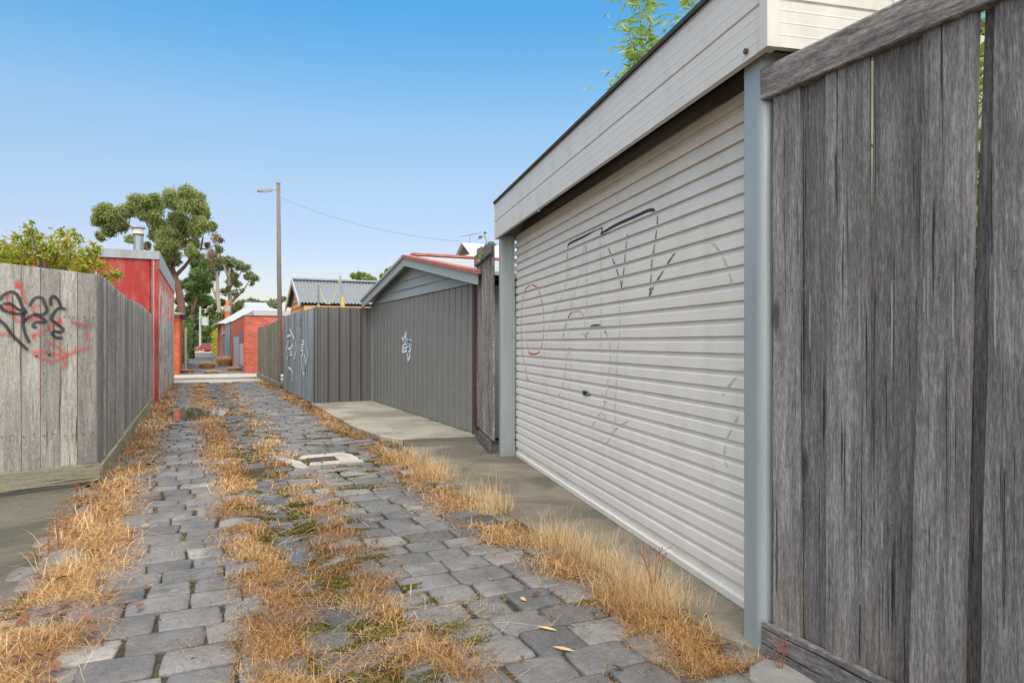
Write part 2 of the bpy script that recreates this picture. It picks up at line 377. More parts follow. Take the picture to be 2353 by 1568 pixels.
def stroke(mb, pts, surf, width, step=.012, shade=None):
    """paint a soft line on a surface: surf(x, y) -> (point, right, normal)-free 3-D point; width in metres"""
    W = [surf(*p) for p in pts]
    # smooth catmull-rom
    out = []
    W = [Vector(p) for p in W]
    for i in range(len(W)-1):
        p0 = W[max(i-1, 0)]; p1 = W[i]; p2 = W[i+1]; p3 = W[min(i+2, len(W)-1)]
        n = max(2, int((p2-p1).length/step))
        for k in range(n):
            t = k/n
            out.append(.5*((2*p1)+(-p0+p2)*t+(2*p0-5*p1+4*p2-p3)*t*t+(-p0+3*p1-3*p2+p3)*t**3))
    out.append(W[-1]); return out
def ribbon(mb, pts, nrm, width, depth=None, e=1.0):
    nrm = Vector(nrm); vs = []; es = []; n = len(pts)
    for i, p in enumerate(pts):
        t = (pts[min(i+1, n-1)]-pts[max(i-1, 0)]); t = t.normalized() if t.length > 1e-6 else Vector((0, 0, 1))
        sd = t.cross(nrm).normalized()*width*.5
        endf = .35 if i in (0, n-1) else 1.0
        for g, ed in ((-1, 0.0), (-.4, 1.0), (.4, 1.0), (1, 0.0)):
            q = p+sd*g; k = 1.0
            if depth:
                dd, k = depth(q); q = q+nrm*dd
            vs.append(q); es.append(max(.001, ed*endf*e*k))
    fs = [(i*4+j, i*4+j+1, i*4+j+5, i*4+j+4) for i in range(n-1) for j in range(3)]
    mb.add(vs, fs, None, es)

# ------------------------------------------------------------------ terrain
def gz(x, y):
    n = mnoise.noise((x*1.1, y*.7, 0))
    g = .65+.75*mnoise.noise((3.3, y*.55, 1.7))
    z = -.05*max(.15, g)*math.exp(-((x-.56)/.14)**2)-.060*math.exp(-((x-.02)/.48)**2-((y-13.7)/1.5)**2)+.010*n
    return z
def gfar(y): return 0 if y < 36 else -.36*min(1, (y-36)/75)
# ground: one sheet to the horizon
mb = MB(); ys = [-60, -5, 36, 60, 111, 140, 260, 900]; xs = [-700, -60, 0, 60, 700]
vs = [(x, y, -.085+gfar(y)) for y in ys for x in xs]; nx = len(xs)
mb.add(vs, [(i*nx+j, i*nx+j+1, (i+1)*nx+j+1, (i+1)*nx+j) for i in range(len(ys)-1) for j in range(nx-1)])
struct(mb.build('ground', M['soil']), 'bare dry soil under the whole neighbourhood', 'ground')
# soil bed between the stones
mb = MB(); nxx, nyy = 40, 230; x0, x1, y0, y1 = -.95, 2.32, .6, 23.4
vs = [(x0+(x1-x0)*i/nxx, y0+(y1-y0)*j/nyy, gz(x0+(x1-x0)*i/nxx, y0+(y1-y0)*j/nyy)-.014) for j in range(nyy+1) for i in range(nxx+1)]
mb.add(vs, [(j*(nxx+1)+i, j*(nxx+1)+i+1, (j+1)*(nxx+1)+i+1, (j+1)*(nxx+1)+i) for j in range(nyy) for i in range(nxx)])
struct(mb.build('soil', M['bed'], smooth=True), 'dark mossy soil in the joints of the bluestone alley', 'soil')
# bluestone pitchers
PIT = (.92, 1.62, 7.1, 7.86)
def cobbles(y0, y1, xa, xb, zoff, detail_y):
    mb = MB(); y = y0; row = 0
    while y < y1:
        d = random.uniform(.195, .232); off = random.uniform(0, .28); x = xa-off
        while x < xb:
            w = random.uniform(.21, .315)
            cx, cy = x+w/2, y+d/2
            sag = .02*math.sin(cx*1.9+row*.13)
            x += w
            if cx > xb+.1 or cx < xa-.1: continue
            if PIT[0] < cx < PIT[1] and PIT[2] < cy < PIT[3]: continue
            if cx > 1.9 and random.random() < .45: continue
            if .40 < cx < .78 and cy < 9 and random.random() < .5: continue
            near = cy < detail_y
            gap = random.uniform(.005, .012); hw, hd = w/2-gap*random.uniform(.7, 1.35), d/2-gap*.45
            n = 20 if near else 8; sd = random.random()
            cr = [(sx*hw+random.uniform(-.012, .012), sy*hd+random.uniform(-.007, .007)) for sx, sy in ((-1, -1), (1, -1), (1, 1), (-1, 1))]
            out = []
            per = n//4
            for e in range(4):
                (ax, ay), (bx, by) = cr[e], cr[(e+1) % 4]
                for k in range(per):
                    t = k/per; px, py = ax+(bx-ax)*t, ay+(by-ay)*t
                    if near:
                        if k == 0: px, py = px*.975, py*.975
                        jx = .006*mnoise.noise((sd*77+px*20, py*20, 5)); px += jx; py += .006*mnoise.noise((sd*33+px*20, py*20, 8))
                        px *= 1.0+.015*math.sin(t*math.pi); py *= 1.0+.015*math.sin(t*math.pi)
                    out.append((px, py))
            tz = random.gauss(0, .003); tx, ty = random.gauss(0, .010), random.gauss(0, .013)
            def Z(px, py, dz): return gz(cx+px, cy+py)+zoff+tz+tx*px+ty*py+dz
            vs = []
            for sc_, dz in ((1.0, -.05), (1.0, -.006), (.975, -.0005), (.8, .0008)):
                for px, py in out: vs.append((cx+px*sc_, cy+py*sc_+sag, Z(px*sc_, py*sc_, dz)))
            vs.append((cx, cy+sag, Z(0, 0, .004)))
            fs = [(q*n+i, q*n+(i+1) % n, (q+1)*n+(i+1) % n, (q+1)*n+i) for q in range(3) for i in range(n)]
            fs += [(3*n+i, 3*n+(i+1) % n, 4*n) for i in range(n)]
            mb.add(vs, fs, min(1, max(0, random.gauss(.48, .22))))
        y += d; row += 1
    return mb
struct(cobbles(.7, 23.3, -.70, 2.1, 0, 9).build('bluestone_paving', M['stone'], smooth=True), 'worn bluestone pitchers paving the alley in rows', 'paving')
# puddles
def puddle(pts, z, label):
    mb = MB(); mb.add([(x, y, z) for x, y in pts], [tuple(range(len(pts)))])
    struct(mb.build('puddle', M['water']), label, 'puddle')
def blob(cx, cy, rx, ry, n=28): return [(cx+rx*(1+.12*math.sin(3*t+cx))*math.cos(t), cy+ry*math.sin(t)) for t in [2*math.pi*i/n for i in range(n)]]
puddle(blob(.02, 13.9, .62, 1.55), -.024, 'dark puddle lying across the left wheel track, reflecting trees')
puddle(blob(.57, 5.6, .16, 3.2), -.033, 'string of shallow pale puddles along the middle gutter')
# far lane, cross lane, road
mb = MB(); mb.poly([(-30, 23.35), (30, 23.35), (30, 25.1), (-30, 25.1)], -.08, .02); mb.poly([(-30, 26.0), (30, 26.0), (30, 28.9), (-30, 28.9)], -.08, .035)
struct(mb.build('concrete_lane', M['conc4']), 'pale concrete lane crossing the alley', 'lane')
mb = MB(); mb.poly([(-30, 25.1), (30, 25.1), (30, 26.0), (-30, 26.0)], -.08, -.012)
struct(mb.build('gutter', M['asphalt']), 'grey dished gutter strip along the crossing lane', 'gutter')
struct(cobbles(28.95, 36, -.5, 1.95, .0, 0).build('bluestone_paving', M['stone']), 'bluestone pitchers of the alley beyond the crossing lane', 'paving')
mb = MB(); ly = [28.9, 36, 60, 104]
vs = []
for y in ly: vs += [(-.6, y, gfar(y)-.03-.03*(y < 36)), (2.0, y, gfar(y)-.03-.03*(y < 36))]
mb.add(vs, [(2*i, 2*i+1, 2*i+3, 2*i+2) for i in range(3)])
struct(mb.build('alley_road', M['asphalt']), 'grey asphalt of the far end of the alley', 'road')
mb = MB(); mb.add([(-60, 104, -.355), (60, 104, -.355), (60, 128, -.405), (-60, 128, -.405)], [(0, 1, 2, 3)])
struct(mb.build('road', M['asphalt']), 'asphalt street across the end of the alley', 'road')
mb = MB(); mb.box(-60, 60, 128, 131, -.6, -.28)
struct(mb.build('nature_strip', M['palestraw']), 'strip of yellowed grass on the far side of the street', 'verge')
# left slab, aprons
mb = MB(); mb.poly([(-6, 1.5), (-.80, 1.5), (-.79, 3.2), (-.77, 4.4), (-.80, 5.6), (-.83, 7.02), (-6, 7.02)], -.08, -.004)
struct(mb.build('concrete_slab', M['conc3']), 'dark mossy concrete slab in front of the graffitied fence', 'slab')
GA = R(11.5); G0 = Vector((2.08, 2.10, 0)); GD = Vector((math.sin(GA), math.cos(GA), 0)); GN = Vector((math.cos(GA), -math.sin(GA), 0))
def G(s, o, z=0): return G0+GD*s+GN*o+Vector((0, 0, z))
mb = MB(); g1, g2 = G(5.15, .6), G(-.3, .6)
mb.poly([(2.02, 2.25), (2.10, 1.95), (g2.x, g2.y), (g1.x, g1.y), (3.6, 7.55), (2.25, 7.95), (2.12, 6.6), (2.06, 4.5)], -.08, .010)
struct(mb.build('concrete_apron', M['conc1']), 'stained concrete apron in front of the cream roller door', 'apron')
mb = MB(); o = [(2.16, 14.25), (2.12, 12.2), (2.10, 10.0), (2.2, 8.75), (2.38, 8.35), (3.55, 8.22), (3.55, 14.25)]
mb.poly(o, -.08, .042)
ap = mb.build('concrete_apron', M['conc2'], bevel=.012); struct(ap, 'pale concrete driveway in front of the grey gabled garage', 'apron')
mb = MB(); mb.add([(2.38, 8.34, .036), (3.5, 8.21, .036), (3.45, 7.62, .012), (2.3, 7.9, .012), (2.38, 8.34, -.05), (3.5, 8.21, -.05), (3.45, 7.62, -.05), (2.3, 7.9, -.05)],
                  [(3, 2, 1, 0), (0, 1, 5, 4), (2, 3, 7, 6), (0, 4, 7, 3), (1, 2, 6, 5)])
struct(mb.build('concrete_ramp', M['conc3']), 'dark concrete ramp between the two garage aprons', 'ramp')

# ------------------------------------------------------------------ pit cover and small hard things on the ground
t = thing('drain_pit', 'square pale concrete pit surround with iron grate set in the stones', 'drain', (1.27, 7.48, 0))
mb = MB()
for q in ([(1.06, 7.16), (1.62, 7.14), (1.62, 7.32), (1.10, 7.32)], [(1.40, 7.32), (1.62, 7.32), (1.60, 7.66), (1.40, 7.64)], [(1.02, 7.64), (1.60, 7.66), (1.52, 7.83), (1.08, 7.80)]): mb.poly(q, -.06, .010)
mb.build('surround', M['concpit'], t, bevel=.008)
mb = MB()
for k in range(7): mb.box(1.10, 1.40, 7.335+k*.044, 7.358+k*.044, -.03, .004)
for k in range(6): mb.box(1.10+k*.058, 1.112+k*.058, 7.33, 7.63, -.03, .002)
mb.build('grate', M['grate'], t)
mb = MB(); mb.poly([(.93, 7.05), (1.05, 7.04), (1.02, 7.42), (.90, 7.72), (.82, 7.70)], -.05, .012)
tag(mb.build('concrete_fragment', M['concpit'], loc=(.93, 7.4, 0), bevel=.01), 'broken pale concrete piece lying left of the iron grate', 'concrete piece')
t = thing('drain_pit', 'distant drain cover set in the edge of the crossing lane', 'drain', (.75, 23.3, 0))
mb = MB(); mb.box(.42, 1.1, 22.9, 23.34, -.06, .03); mb.build('surround', M['concpit'], t, bevel=.01)
for xa in (.2, 1.1): mb = MB(); mb.box(xa, xa+.22, 22.95, 23.3, -.05, .02); mb.build('grate', M['rust'], t)
mb = MB(); mb.poly([(1.84, 1.80), (1.93, 1.72), (2.06, 1.76), (2.085, 1.93), (2.04, 2.02), (1.93, 1.99), (1.86, 1.92)], -.06, .016)
tag(mb.build('concrete_footing', M['conclump'], loc=(1.96, 1.95, 0), bevel=.018), 'broken lump of concrete at the foot of the galvanised post', 'footing')
for (x, y, a, L, w, lab) in ((1.36, 2.42, .9, .045, .009, 'long dry tan sheath on the stones, lower of the pair'), (1.39, 2.62, .95, .045, .009, 'long dry tan sheath on the stones, upper of the pair'), (1.44, 2.96, 1.5, .028, .011, 'short curled tan sheath lying on a stone joint')):
    mb = MB(); pr = []
    vs = []; fs = []
    for i in range(9):
        f = i/8; ww = w*math.sin(math.pi*min(.95, max(.08, f)))
        for j in range(5):
            th = math.pi*(j/4); vs.append((x+math.cos(-a)*L*2*(f-.5)+math.sin(a)*ww*math.cos(th), y+math.sin(-a)*L*2*(f-.5)+math.cos(a)*ww*math.cos(th), .012+gz(x, y)+ww*.8*math.sin(th)))
    fs = [(i*5+j, i*5+j+1, i*5+j+6, i*5+j+5) for i in range(8) for j in range(4)]
    mb.add(vs, fs); tag(mb.build('bamboo_sheath', M['sheath'], loc=(x, y, 0), smooth=True), lab, 'dry sheath', 'dry sheaths on the stones')

# ------------------------------------------------------------------ near right fence
t = thing('timber_fence', 'tall weathered grey paling fence with gaps, close on the right', 'fence', (2.1, 1.5, 0))
mb = MB(); A = (0, -1, 0); NW = (-1, 0, 0)
boards = [(2.075, .075, -.012, 2.28, 0), (2.018, .130, .010, 2.27, 0), (1.905, .145, -.008, 2.28, 0), (1.768, .172, .012, 2.27, 0), (1.618, .172, -.008, 2.28, .030), (1.449, .166, .010, 2.285, .046), (1.312, .090, -.024, 2.30, .072), (1.240, .190, .008, 2.28, .045), (1.05, .16, -.008, 2.28, 0), (.89, .17, .008, 2.28, 0), (.72, .16, -.008, 2.28, 0), (.55, .17, .008, 2.28, 0), (.38, .16, -.008, 2.28, 0), (.21, .17, .008, 2.28, 0), (.04, .16, -.008, 2.28, 0)]
for i, (y, w, dep, top, ln) in enumerate(boards):
    mb.plank((2.1-dep, y, 0), A, NW, w-.005, .11, 2.24+random.uniform(-.012, .008), .018, 8, 46, .012, random.uniform(.002, .007), .006, ln, tilt=random.uniform(-.012, .012), r=(.20, .85, .50, .62, .30, .66, .10, .58)[i] if i < 8 else None)
mb.build('paling_panel', M['wood_near'], t)
mb = MB(); mb.sweep([(.03, 2.225), (.036, 2.23), (.036, 2.345), (.030, 2.355), (0, 2.357), (-.012, 2.35), (-.012, 2.225), (.03, 2.225)], (2.1, 2.065, 0), A, NW, 2.3, .6, seg=40)
for s_ in (0, 1):
    pass
for i in range(len(mb.v)):
    x, y, z = mb.v[i]; mb.v[i] = (x+.003*mnoise.noise((y*6, z*30, 1)), y, z+.004*mnoise.noise((y*3, x*40, 2)))
mb.f.append(tuple(range(7))); mb.build('rail', M['rail_near'], t)
mb = MB(); mb.obox((2.155, 2.06, .62), (0, -2.3, 0), (.04, 0, 0), (0, 0, .075)); mb.build('rail', M['rail_near'], t)
mb = MB(); mb.obox((2.155, 2.06, 1.40), (0, -2.3, 0), (.04, 0, 0), (0, 0, .075)); mb.build('rail', M['rail_near'], t)
mb = MB(); mb.plank((2.06, 2.06, 0), A, NW, 2.3, .0, .132, .03, 30, 3, 0, 0, .004, r=.5); mb.build('kickboard', M['rail_near'], t)
mb = MB()
for zz in (1.45, .66):
    for y in (1.99, 1.965, 1.93, 1.87, 1.84, 1.72, 1.69, 1.63, 1.545, 1.51, 1.40, 1.355, 1.31, 1.19, 1.14):
        z = zz+random.uniform(-.012, .012); mb.tube([(2.094, y, z), (2.087, y, z)], .0032, 6)
mb.build('nail', M['metal'], t)['kind'] = 'stuff'
mb = MB()
for (y, z0, L) in ((1.93, 1.44, .16), (1.84, 1.44, .22), (1.69, 1.45, .12), (1.63, 1.45, .26), (1.51, 1.46, .30), (1.40, 1.46, .12), (1.31, 1.46, .2), (1.19, 1.47, .24), (1.72, .66, .12), (1.545, .66, .10), (1.355, .66, .16)):
    ribbon(mb, [Vector((2.085, y+.0008*math.sin(k+y*50), z0-L*k/8)) for k in range(9)], (-1, 0, 0), .008, e=.8)
mb.build('weather_streak', M['palestreak'], t)['kind'] = 'stuff'
mb = MB()
rg = random.Random(5)
for (y, z1_, L, w_) in ((1.962, 2.05, .16, .004), (1.86, 2.10, .30, .004), (1.838, 1.30, .25, .004), (1.728, 1.93, .26, .006), (1.69, .95, .30, .004), (1.57, 2.12, .40, .004), (1.53, 1.15, .22, .005), (1.50, .62, .30, .004), (1.33, 1.2, .5, .004), (1.20, 1.8, .3, .005), (1.165, .9, .4, .004), (2.0, .6, .35, .004), (1.63, .35, .2, .006)):
    ph = rg.uniform(0, 6)
    ribbon(mb, [Vector((2.0855, y+.0012*math.sin(ph+k*.9), z1_-L*k/9)) for k in range(10)], (-1, 0, 0), w_)
mb.build('split', M['split'], t)['kind'] = 'stuff'

# ------------------------------------------------------------------ roller door garage
t = thing('garage', 'low steel garage with wide cream roller door and deep grey fascia', 'garage', tuple(G(2.4, 0)))
FZ0, FZ1 = 2.392, 2.775
def clad(nrib=3, z0=FZ0, z1=FZ1):
    hh = (z1-z0)/2; pr = [(.03, z0), (0, z0)]
    for b in range(2):
        zb = z0+b*hh
        pr += [(.0, zb+.004)]
        for k in range(1, nrib+1):
            zr = zb+hh*k/(nrib+1)
            pr += [(0, zr-.004), (-.0009, zr-.0012), (-.0009, zr+.0012), (0, zr+.004)]
        pr += [(0, zb+hh-.013), (.009, zb+hh-.009), (.009, zb+hh-.004), (0, zb+hh)]
    pr += [(.03, z1)]
    return pr
mb = MB(); mb.sweep(clad(), G(-.11, -.05), GD, GN, 4.98, .5); mb.build('fascia', M['fascia'], t)
mb = MB(); mb.sweep(clad(), G(-.15, .0), GN, GD, .52, .5); mb.build('fascia', M['fascia'], t)
mb = MB(); mb.obox(G(-.158, -.058, FZ0-.006), GD*.055, GN*.055, (0, 0, FZ1-FZ0+.01)); mb.build('corner_trim', M['fascia'], t, bevel=.003)
mb = MB(); mb.obox(G(-.158, .52, FZ0-.006), GD*.05, GN*.05, (0, 0, FZ1-FZ0+.01)); mb.build('corner_trim', M['fascia'], t, bevel=.003)
mb = MB(); mb.obox(G(4.865, -.056, FZ0-.004), GD*.02, GN*.5, (0, 0, FZ1-FZ0+.008)); mb.build('corner_trim', M['fascia'], t, bevel=.003)
mb = MB(); mb.obox(G(-.165, -.066, FZ1+.003), GD*5.06, GN*.09, (0, 0, .022))
for k in range(70):
    s_ = random.uniform(-.1, 4.85); mb.tube([G(s_, -.03+random.uniform(-.03, .03), FZ1+.02), G(s_+random.uniform(.02, .07), -.03, FZ1+.03+random.uniform(0, .012))], random.uniform(.005, .012), 5)
mb.build('gutter', M['rustcap'], t)
mb = MB(); mb.obox(G(-.12, -.02, FZ1-.05), GD*4.98, GN*.6, (0, 0, .03)); mb.obox(G(.02, .58, FZ1-.12), GD*4.8, GN*5.2, (0, 0, .05)); mb.build('roof', M['rustcap'], t)
mb = MB(); mb.obox(G(.0, .34, 0), GD*.08, GN*5.4, (0, 0, 2.62)); mb.obox(G(4.8, .34, 0), GD*.08, GN*5.4, (0, 0, 2.62)); mb.obox(G(.08, 5.6, 0), GD*4.72, GN*.1, (0, 0, 2.62)); mb.build('wall', M['fascia'], t)
mb = MB(); mb.obox(G(.09, .62, 2.30), GD*4.7, GN*.02, (0, 0, .38)); mb.build('cavity_shade', M['dark'], t)  # added dark sheet that paints the shade above the door
mb = MB(); mb.tube([G(.09, .40, 2.47), G(4.79, .40, 2.47)], .17, 20); mb.build('door_roll', M['rolltop'], t, smooth=True)
def post(s0, s1, o0, o1, rc):
    pr = []
    for (cs, co, a0) in ((s1-rc, o0+rc, 270), (s0+rc, o0+rc, 180), (s0+.004, o1-.004, 90), (s1-.004, o1-.004, 0)):
        pass
    pts = []
    def arc(cs, co, r, a0, a1, n=6):
        for i in range(n+1):
            a = R(a0+(a1-a0)*i/n); pts.append((cs+r*math.cos(a), co+r*math.sin(a)))
    arc(s0+rc, o0+rc, rc, 180, 270); arc(s1-.012, o0+.012, .012, 270, 360, 3); arc(s1-.006, o1-.006, .006, 0, 90, 2); arc(s0+.006, o1-.006, .006, 90, 180, 2)
    m = MB(); n = len(pts); vs = [G(a, b, -.05) for a, b in pts]+[G(a, b, FZ0+.03) for a, b in pts]
    m.add(vs, [tuple(range(n)), tuple(range(2*n-1, n-1, -1))]+[(i, n+i, n+(i+1) % n, (i+1) % n) for i in range(n)])
    return m
post(-.04, .10, .0, .12, .045).build('post', M['postm'], t, smooth=False, bevel=0)
mb = post(4.80, 4.90, .0, .15, .008); mb.obox(G(4.786, .135, 0), GD*.014, GN*.02, (0, 0, 2.40)); mb.build('post', M['postm'], t)
mb = MB(); mb.tube([G(-.01, -.052, FZ0+.035), G(-.01, -.062, FZ0+.035)], .012, 8); mb.build('bolt', M['rust'], t)
# roller curtain
PT = .0835; DO = .19
def rprof(z):                       # depth towards the alley (metres) of the curtain at height z
    f = ((z-.03) % PT)/PT
    if f < .012: return 0.0
    if f < .66: return .0185
    if f < .76: return .0175-.0145*(f-.66)/.10
    if f < .90: return .0
    if f < .93: return .003
    return 0.0
zs = [.025]
z = .03; nsl = 28
for k in range(nsl+1):
    for f in (0.0005, .0119, .0121, .36, .66, .69, .73, .76, .895, .905, .925, .935): zs.append(.03+(k+f)*PT)
mb = MB(); pr = [(-rprof(zz), zz) for zz in zs]
pr = [(-.012, .012), (-.022, .014), (-.024, .05), (-.004, .055)]
for k in range(1, nsl+1):
    zb_ = .03+k*PT; pr += [(-.002, zb_-.010), (0, zb_-.003), (0, zb_+.006), (-.0175, zb_), (-.0185, zb_+.004), (-.018, zb_+.05), (-.017, zb_+.054), (-.003, zb_+.062)]
mb.sweep(pr, G(.06, DO), GD, GN, 4.78, .4, seg=1)
door = mb.build('roller_door', M['roller'], t)
mb = MB(); c = hit(1350, 902, G(0, DO), GN); c = Vector(c)
mb.obox(c+GD*-.075-GN*.020+Vector((0, 0, -.020)), GD*.15, GN*.008, (0, 0, .04)); mb.build('lock_plate', M['silver'], door, bevel=.002)
mb = MB(); mb.obox(c+GD*-.028-GN*.030+Vector((0, 0, -.014)), GD*.056, GN*.009, (0, 0, .028)); mb.build('handle', M['black'], door, bevel=.002)
Z6 = lambda x, y: hit(1120.3+.4329*x, 407.4+.4329*y, G(0, DO-.014), GN)
def rdep(q):
    f = ((q.z-.03) % PT)/PT; d = rprof(q.z); k = 1.0 if .02 < f < .72 else .0
    return d-.014+.0015, k
def rdep2(q):
    f = ((q.z-.03) % PT)/PT; d = rprof(q.z); return d-.014+.0015, (1.0 if .05 < f < .3 else .55 if .04 < f < .66 else 0.0)
NG = -GN
blk = [[(425, 440), (428, 370), (440, 350), (520, 310), (605, 265), (600, 320)], [(605, 300), (680, 255), (780, 210), (860, 175), (888, 178), (905, 215), (900, 280), (890, 360), (875, 450), (870, 540), (862, 632)], [(862, 630), (890, 570), (940, 490), (1000, 400), (1060, 370), (1120, 355)], [(640, 365), (680, 470), (710, 560), (715, 612)], [(745, 300), (735, 400), (725, 500), (710, 602)], [(405, 840), (420, 770), (450, 715), (495, 708)], [(530, 835), (550, 792), (590, 785), (612, 800), (635, 830)], [(440, 900), (430, 935)], [(525, 830), (524, 865)], [(520, 345), (530, 420)], [(862, 600), (880, 570)], [(610, 1150), (625, 1195)]]
mb = MB()
for L in blk: ribbon(mb, stroke(mb, L, Z6, .02, .006), NG, .024, rdep2)
for L in blk[:2]: ribbon(mb, stroke(mb, L[1:6] if len(L) < 7 else L[:5], Z6, .02, .006), NG, .03, rdep)
mb.build('graffiti', M['markblack'], door)
fnt = [[(425, 440), (425, 520), (405, 610), (360, 710), (330, 790), (310, 880), (300, 1000)], [(520, 345), (490, 520), (450, 670), (420, 800)], [(600, 320), (602, 420), (606, 560), (605, 760), (600, 900)], [(530, 420), (530, 560), (528, 720)], [(1120, 355), (1190, 345), (1250, 420), (1290, 520), (1310, 600)], [(495, 708), (515, 750), (525, 860)], [(635, 830), (650, 890), (655, 950), (645, 1060), (625, 1190)], [(430, 935), (420, 980), (410, 1060), (390, 1140), (355, 1170), (325, 1150), (312, 1080)], [(440, 900), (445, 960), (440, 1060), (436, 1200), (450, 1290)], [(700, 640), (705, 800), (692, 950), (686, 1100), (680, 1260), (690, 1340)], [(1335, 1265), (1300, 1335), (1270, 1400), (1262, 1490), (1280, 1540)], [(550, 1330), (600, 1250), (640, 1180)], [(630, 1420), (680, 1340), (750, 1290)], [(425, 830), (470, 800), (520, 840)], [(1360, 1020), (1290, 1100), (1250, 1160)], [(395, 870), (405, 830)], [(600, 1210), (640, 1300), (700, 1330)]]
mb = MB()
for L in fnt: ribbon(mb, stroke(mb, L, Z6, .02, .006), NG, .024, rdep2)
mb.build('graffiti', M['faint'], door)
red = [[(235, 565), (200, 600), (185, 680), (180, 780), (185, 900), (200, 1000), (215, 1070), (245, 1085)], [(235, 565), (270, 592), (290, 660), (300, 740), (300, 820), (290, 890), (268, 932), (222, 930), (214, 880)]]
mb = MB()
for L in red: ribbon(mb, stroke(mb, L, Z6, .02, .006), NG, .026, rdep2)
mb.build('graffiti', M['markred'], door)

# ------------------------------------------------------------------ timber stub between the garages
t = thing('timber_fence', 'narrow tall splintered timber fence between the two garages', 'fence', (3.2, 7.6, 0))
mb = MB(); a = Vector((3.02, 6.98, 0)); b = Vector((3.38, 8.34, 0)); d = (b-a).normalized(); nn = Vector((-d.y, d.x, 0))
L = (b-a).length; w = L/8
for k in range(8): mb.plank(a+d*(k*w)+nn*(.006*(k % 2)), d, nn, w-.006, .16, 2.33+.02*k+random.uniform(-.03, .03), .02, 3, 16, .03, .006, .006)
mb.build('paling_panel', M['wood_stub'], t)
mb = MB(); mb.obox(a+nn*.012+Vector((0, 0, 2.24)), d*L*.98, nn*.03, (0, 0, .14)); mb.build('rail', M['rail_near'], t, bevel=.004)
mb = MB(); mb.obox(a+d*.04+nn*.012+Vector((0, 0, .0)), d*L*.98, nn*.03, (0, 0, .15)); mb.build('kickboard', M['rail_near'], t, bevel=.004)

# ------------------------------------------------------------------ gabled garage
t = thing('garage', 'gabled grey garage with ribbed door and rust red roof edge', 'garage', (3.4, 11.2, 0))
GX = 3.4; YA, YB = 8.42, 14.06
pr = []
def ribdoor(n, y0, y1, amp=.024, gw=.022):
    o = []; p = (y1-y0)/n
    for k in range(n):
        y = y0+k*p; o += [(0, y), (.006, y+p*.5), (0, y+p-.066), (-.006, y+p-.060), (.0, y+p-.052), (.042, y+p-.050), (.042, y+p-.004)]
    return o+[(0, y1)]
mb = MB(); pf = ribdoor(23, YA, YB); vs = [(GX-.03+d, y, z) for z in (.05, 2.03) for d, y in pf]; m = len(pf)
mb.add(vs, [(i, i+1, m+i+1, m+i) for i in range(m-1)]); dr = mb.build('garage_door', M['door2'], t)
mb = MB(); Z5 = lambda x, y: hit(814.8+.3464*x, 509.2+.3464*y, (GX-.034, 0), (1, 0))
for Ln in [[(315, 868), (320, 820), (332, 760), (341, 735), (336, 790), (330, 860)], [(312, 772), (345, 790), (384, 800)], [(384, 792), (370, 820), (350, 850), (318, 862)], [(345, 770), (348, 830), (352, 890), (349, 928)], [(349, 928), (366, 888), (372, 830), (362, 790), (345, 812), (322, 836)], [(372, 775), (360, 830), (345, 880)], [(318, 800), (345, 840), (372, 870)]]:
    ribbon(mb, stroke(mb, Ln, Z5, .03, .012), (-1, 0, 0), .062)
mb.build('graffiti', M['spraywhite'], dr)
mb = MB(); mb.box(GX-.06, GX+.05, YB+.005, YB+.075, .04, 2.03); mb.build('door_frame', M['silver'], t)
mb = MB(); mb.box(GX-.06, GX+.05, YA-.10, YA-.01, .04, 2.03); mb.build('door_frame', M['maroon'], t)
mb = MB(); mb.box(GX+.0, GX+.1, YA-.16, YA-.105, .04, 2.0); mb.build('downpipe', M['silver'], t)
AP = (11.05, 2.66); EY0, EY1, EZ = 7.85, 14.2, 2.10
def roofz(y): return AP[1]-(AP[1]-EZ)*abs(y-AP[0])/(AP[0]-EY0 if y < AP[0] else EY1-AP[0])
mb = MB()                           # weatherboards of the gable
zb = 2.035
while zb < 2.62:
    zt = min(zb+.15, 2.66)
    # clip by the roof line
    def yl(z, side):
        k = max(0, min(1, (AP[1]-.03-z)/(AP[1]-EZ)))
        return AP[0]-(AP[0]-EY0)*k if side < 0 else AP[0]+(EY1-AP[0])*k
    a0, a1, b0, b1 = max(yl(zb, -1), YA-.1), min(yl(zb, 1), YB+.08), max(yl(zt, -1), YA-.1), min(yl(zt, 1), YB+.08)
    mb.add([(GX-.055, a0, zb), (GX-.055, a1, zb), (GX-.03, b1, zt), (GX-.03, b0, zt), (GX+.02, a0, zb), (GX+.02, a1, zb), (GX+.02, b1, zt), (GX+.02, b0, zt)], [(0, 3, 2, 1), (4, 5, 6, 7), (0, 1, 5, 4), (2, 3, 7, 6), (1, 2, 6, 5), (3, 0, 4, 7)])
    zb += .15
mb.build('gable_wall', M['board_grey'], t)
BX = 3.17
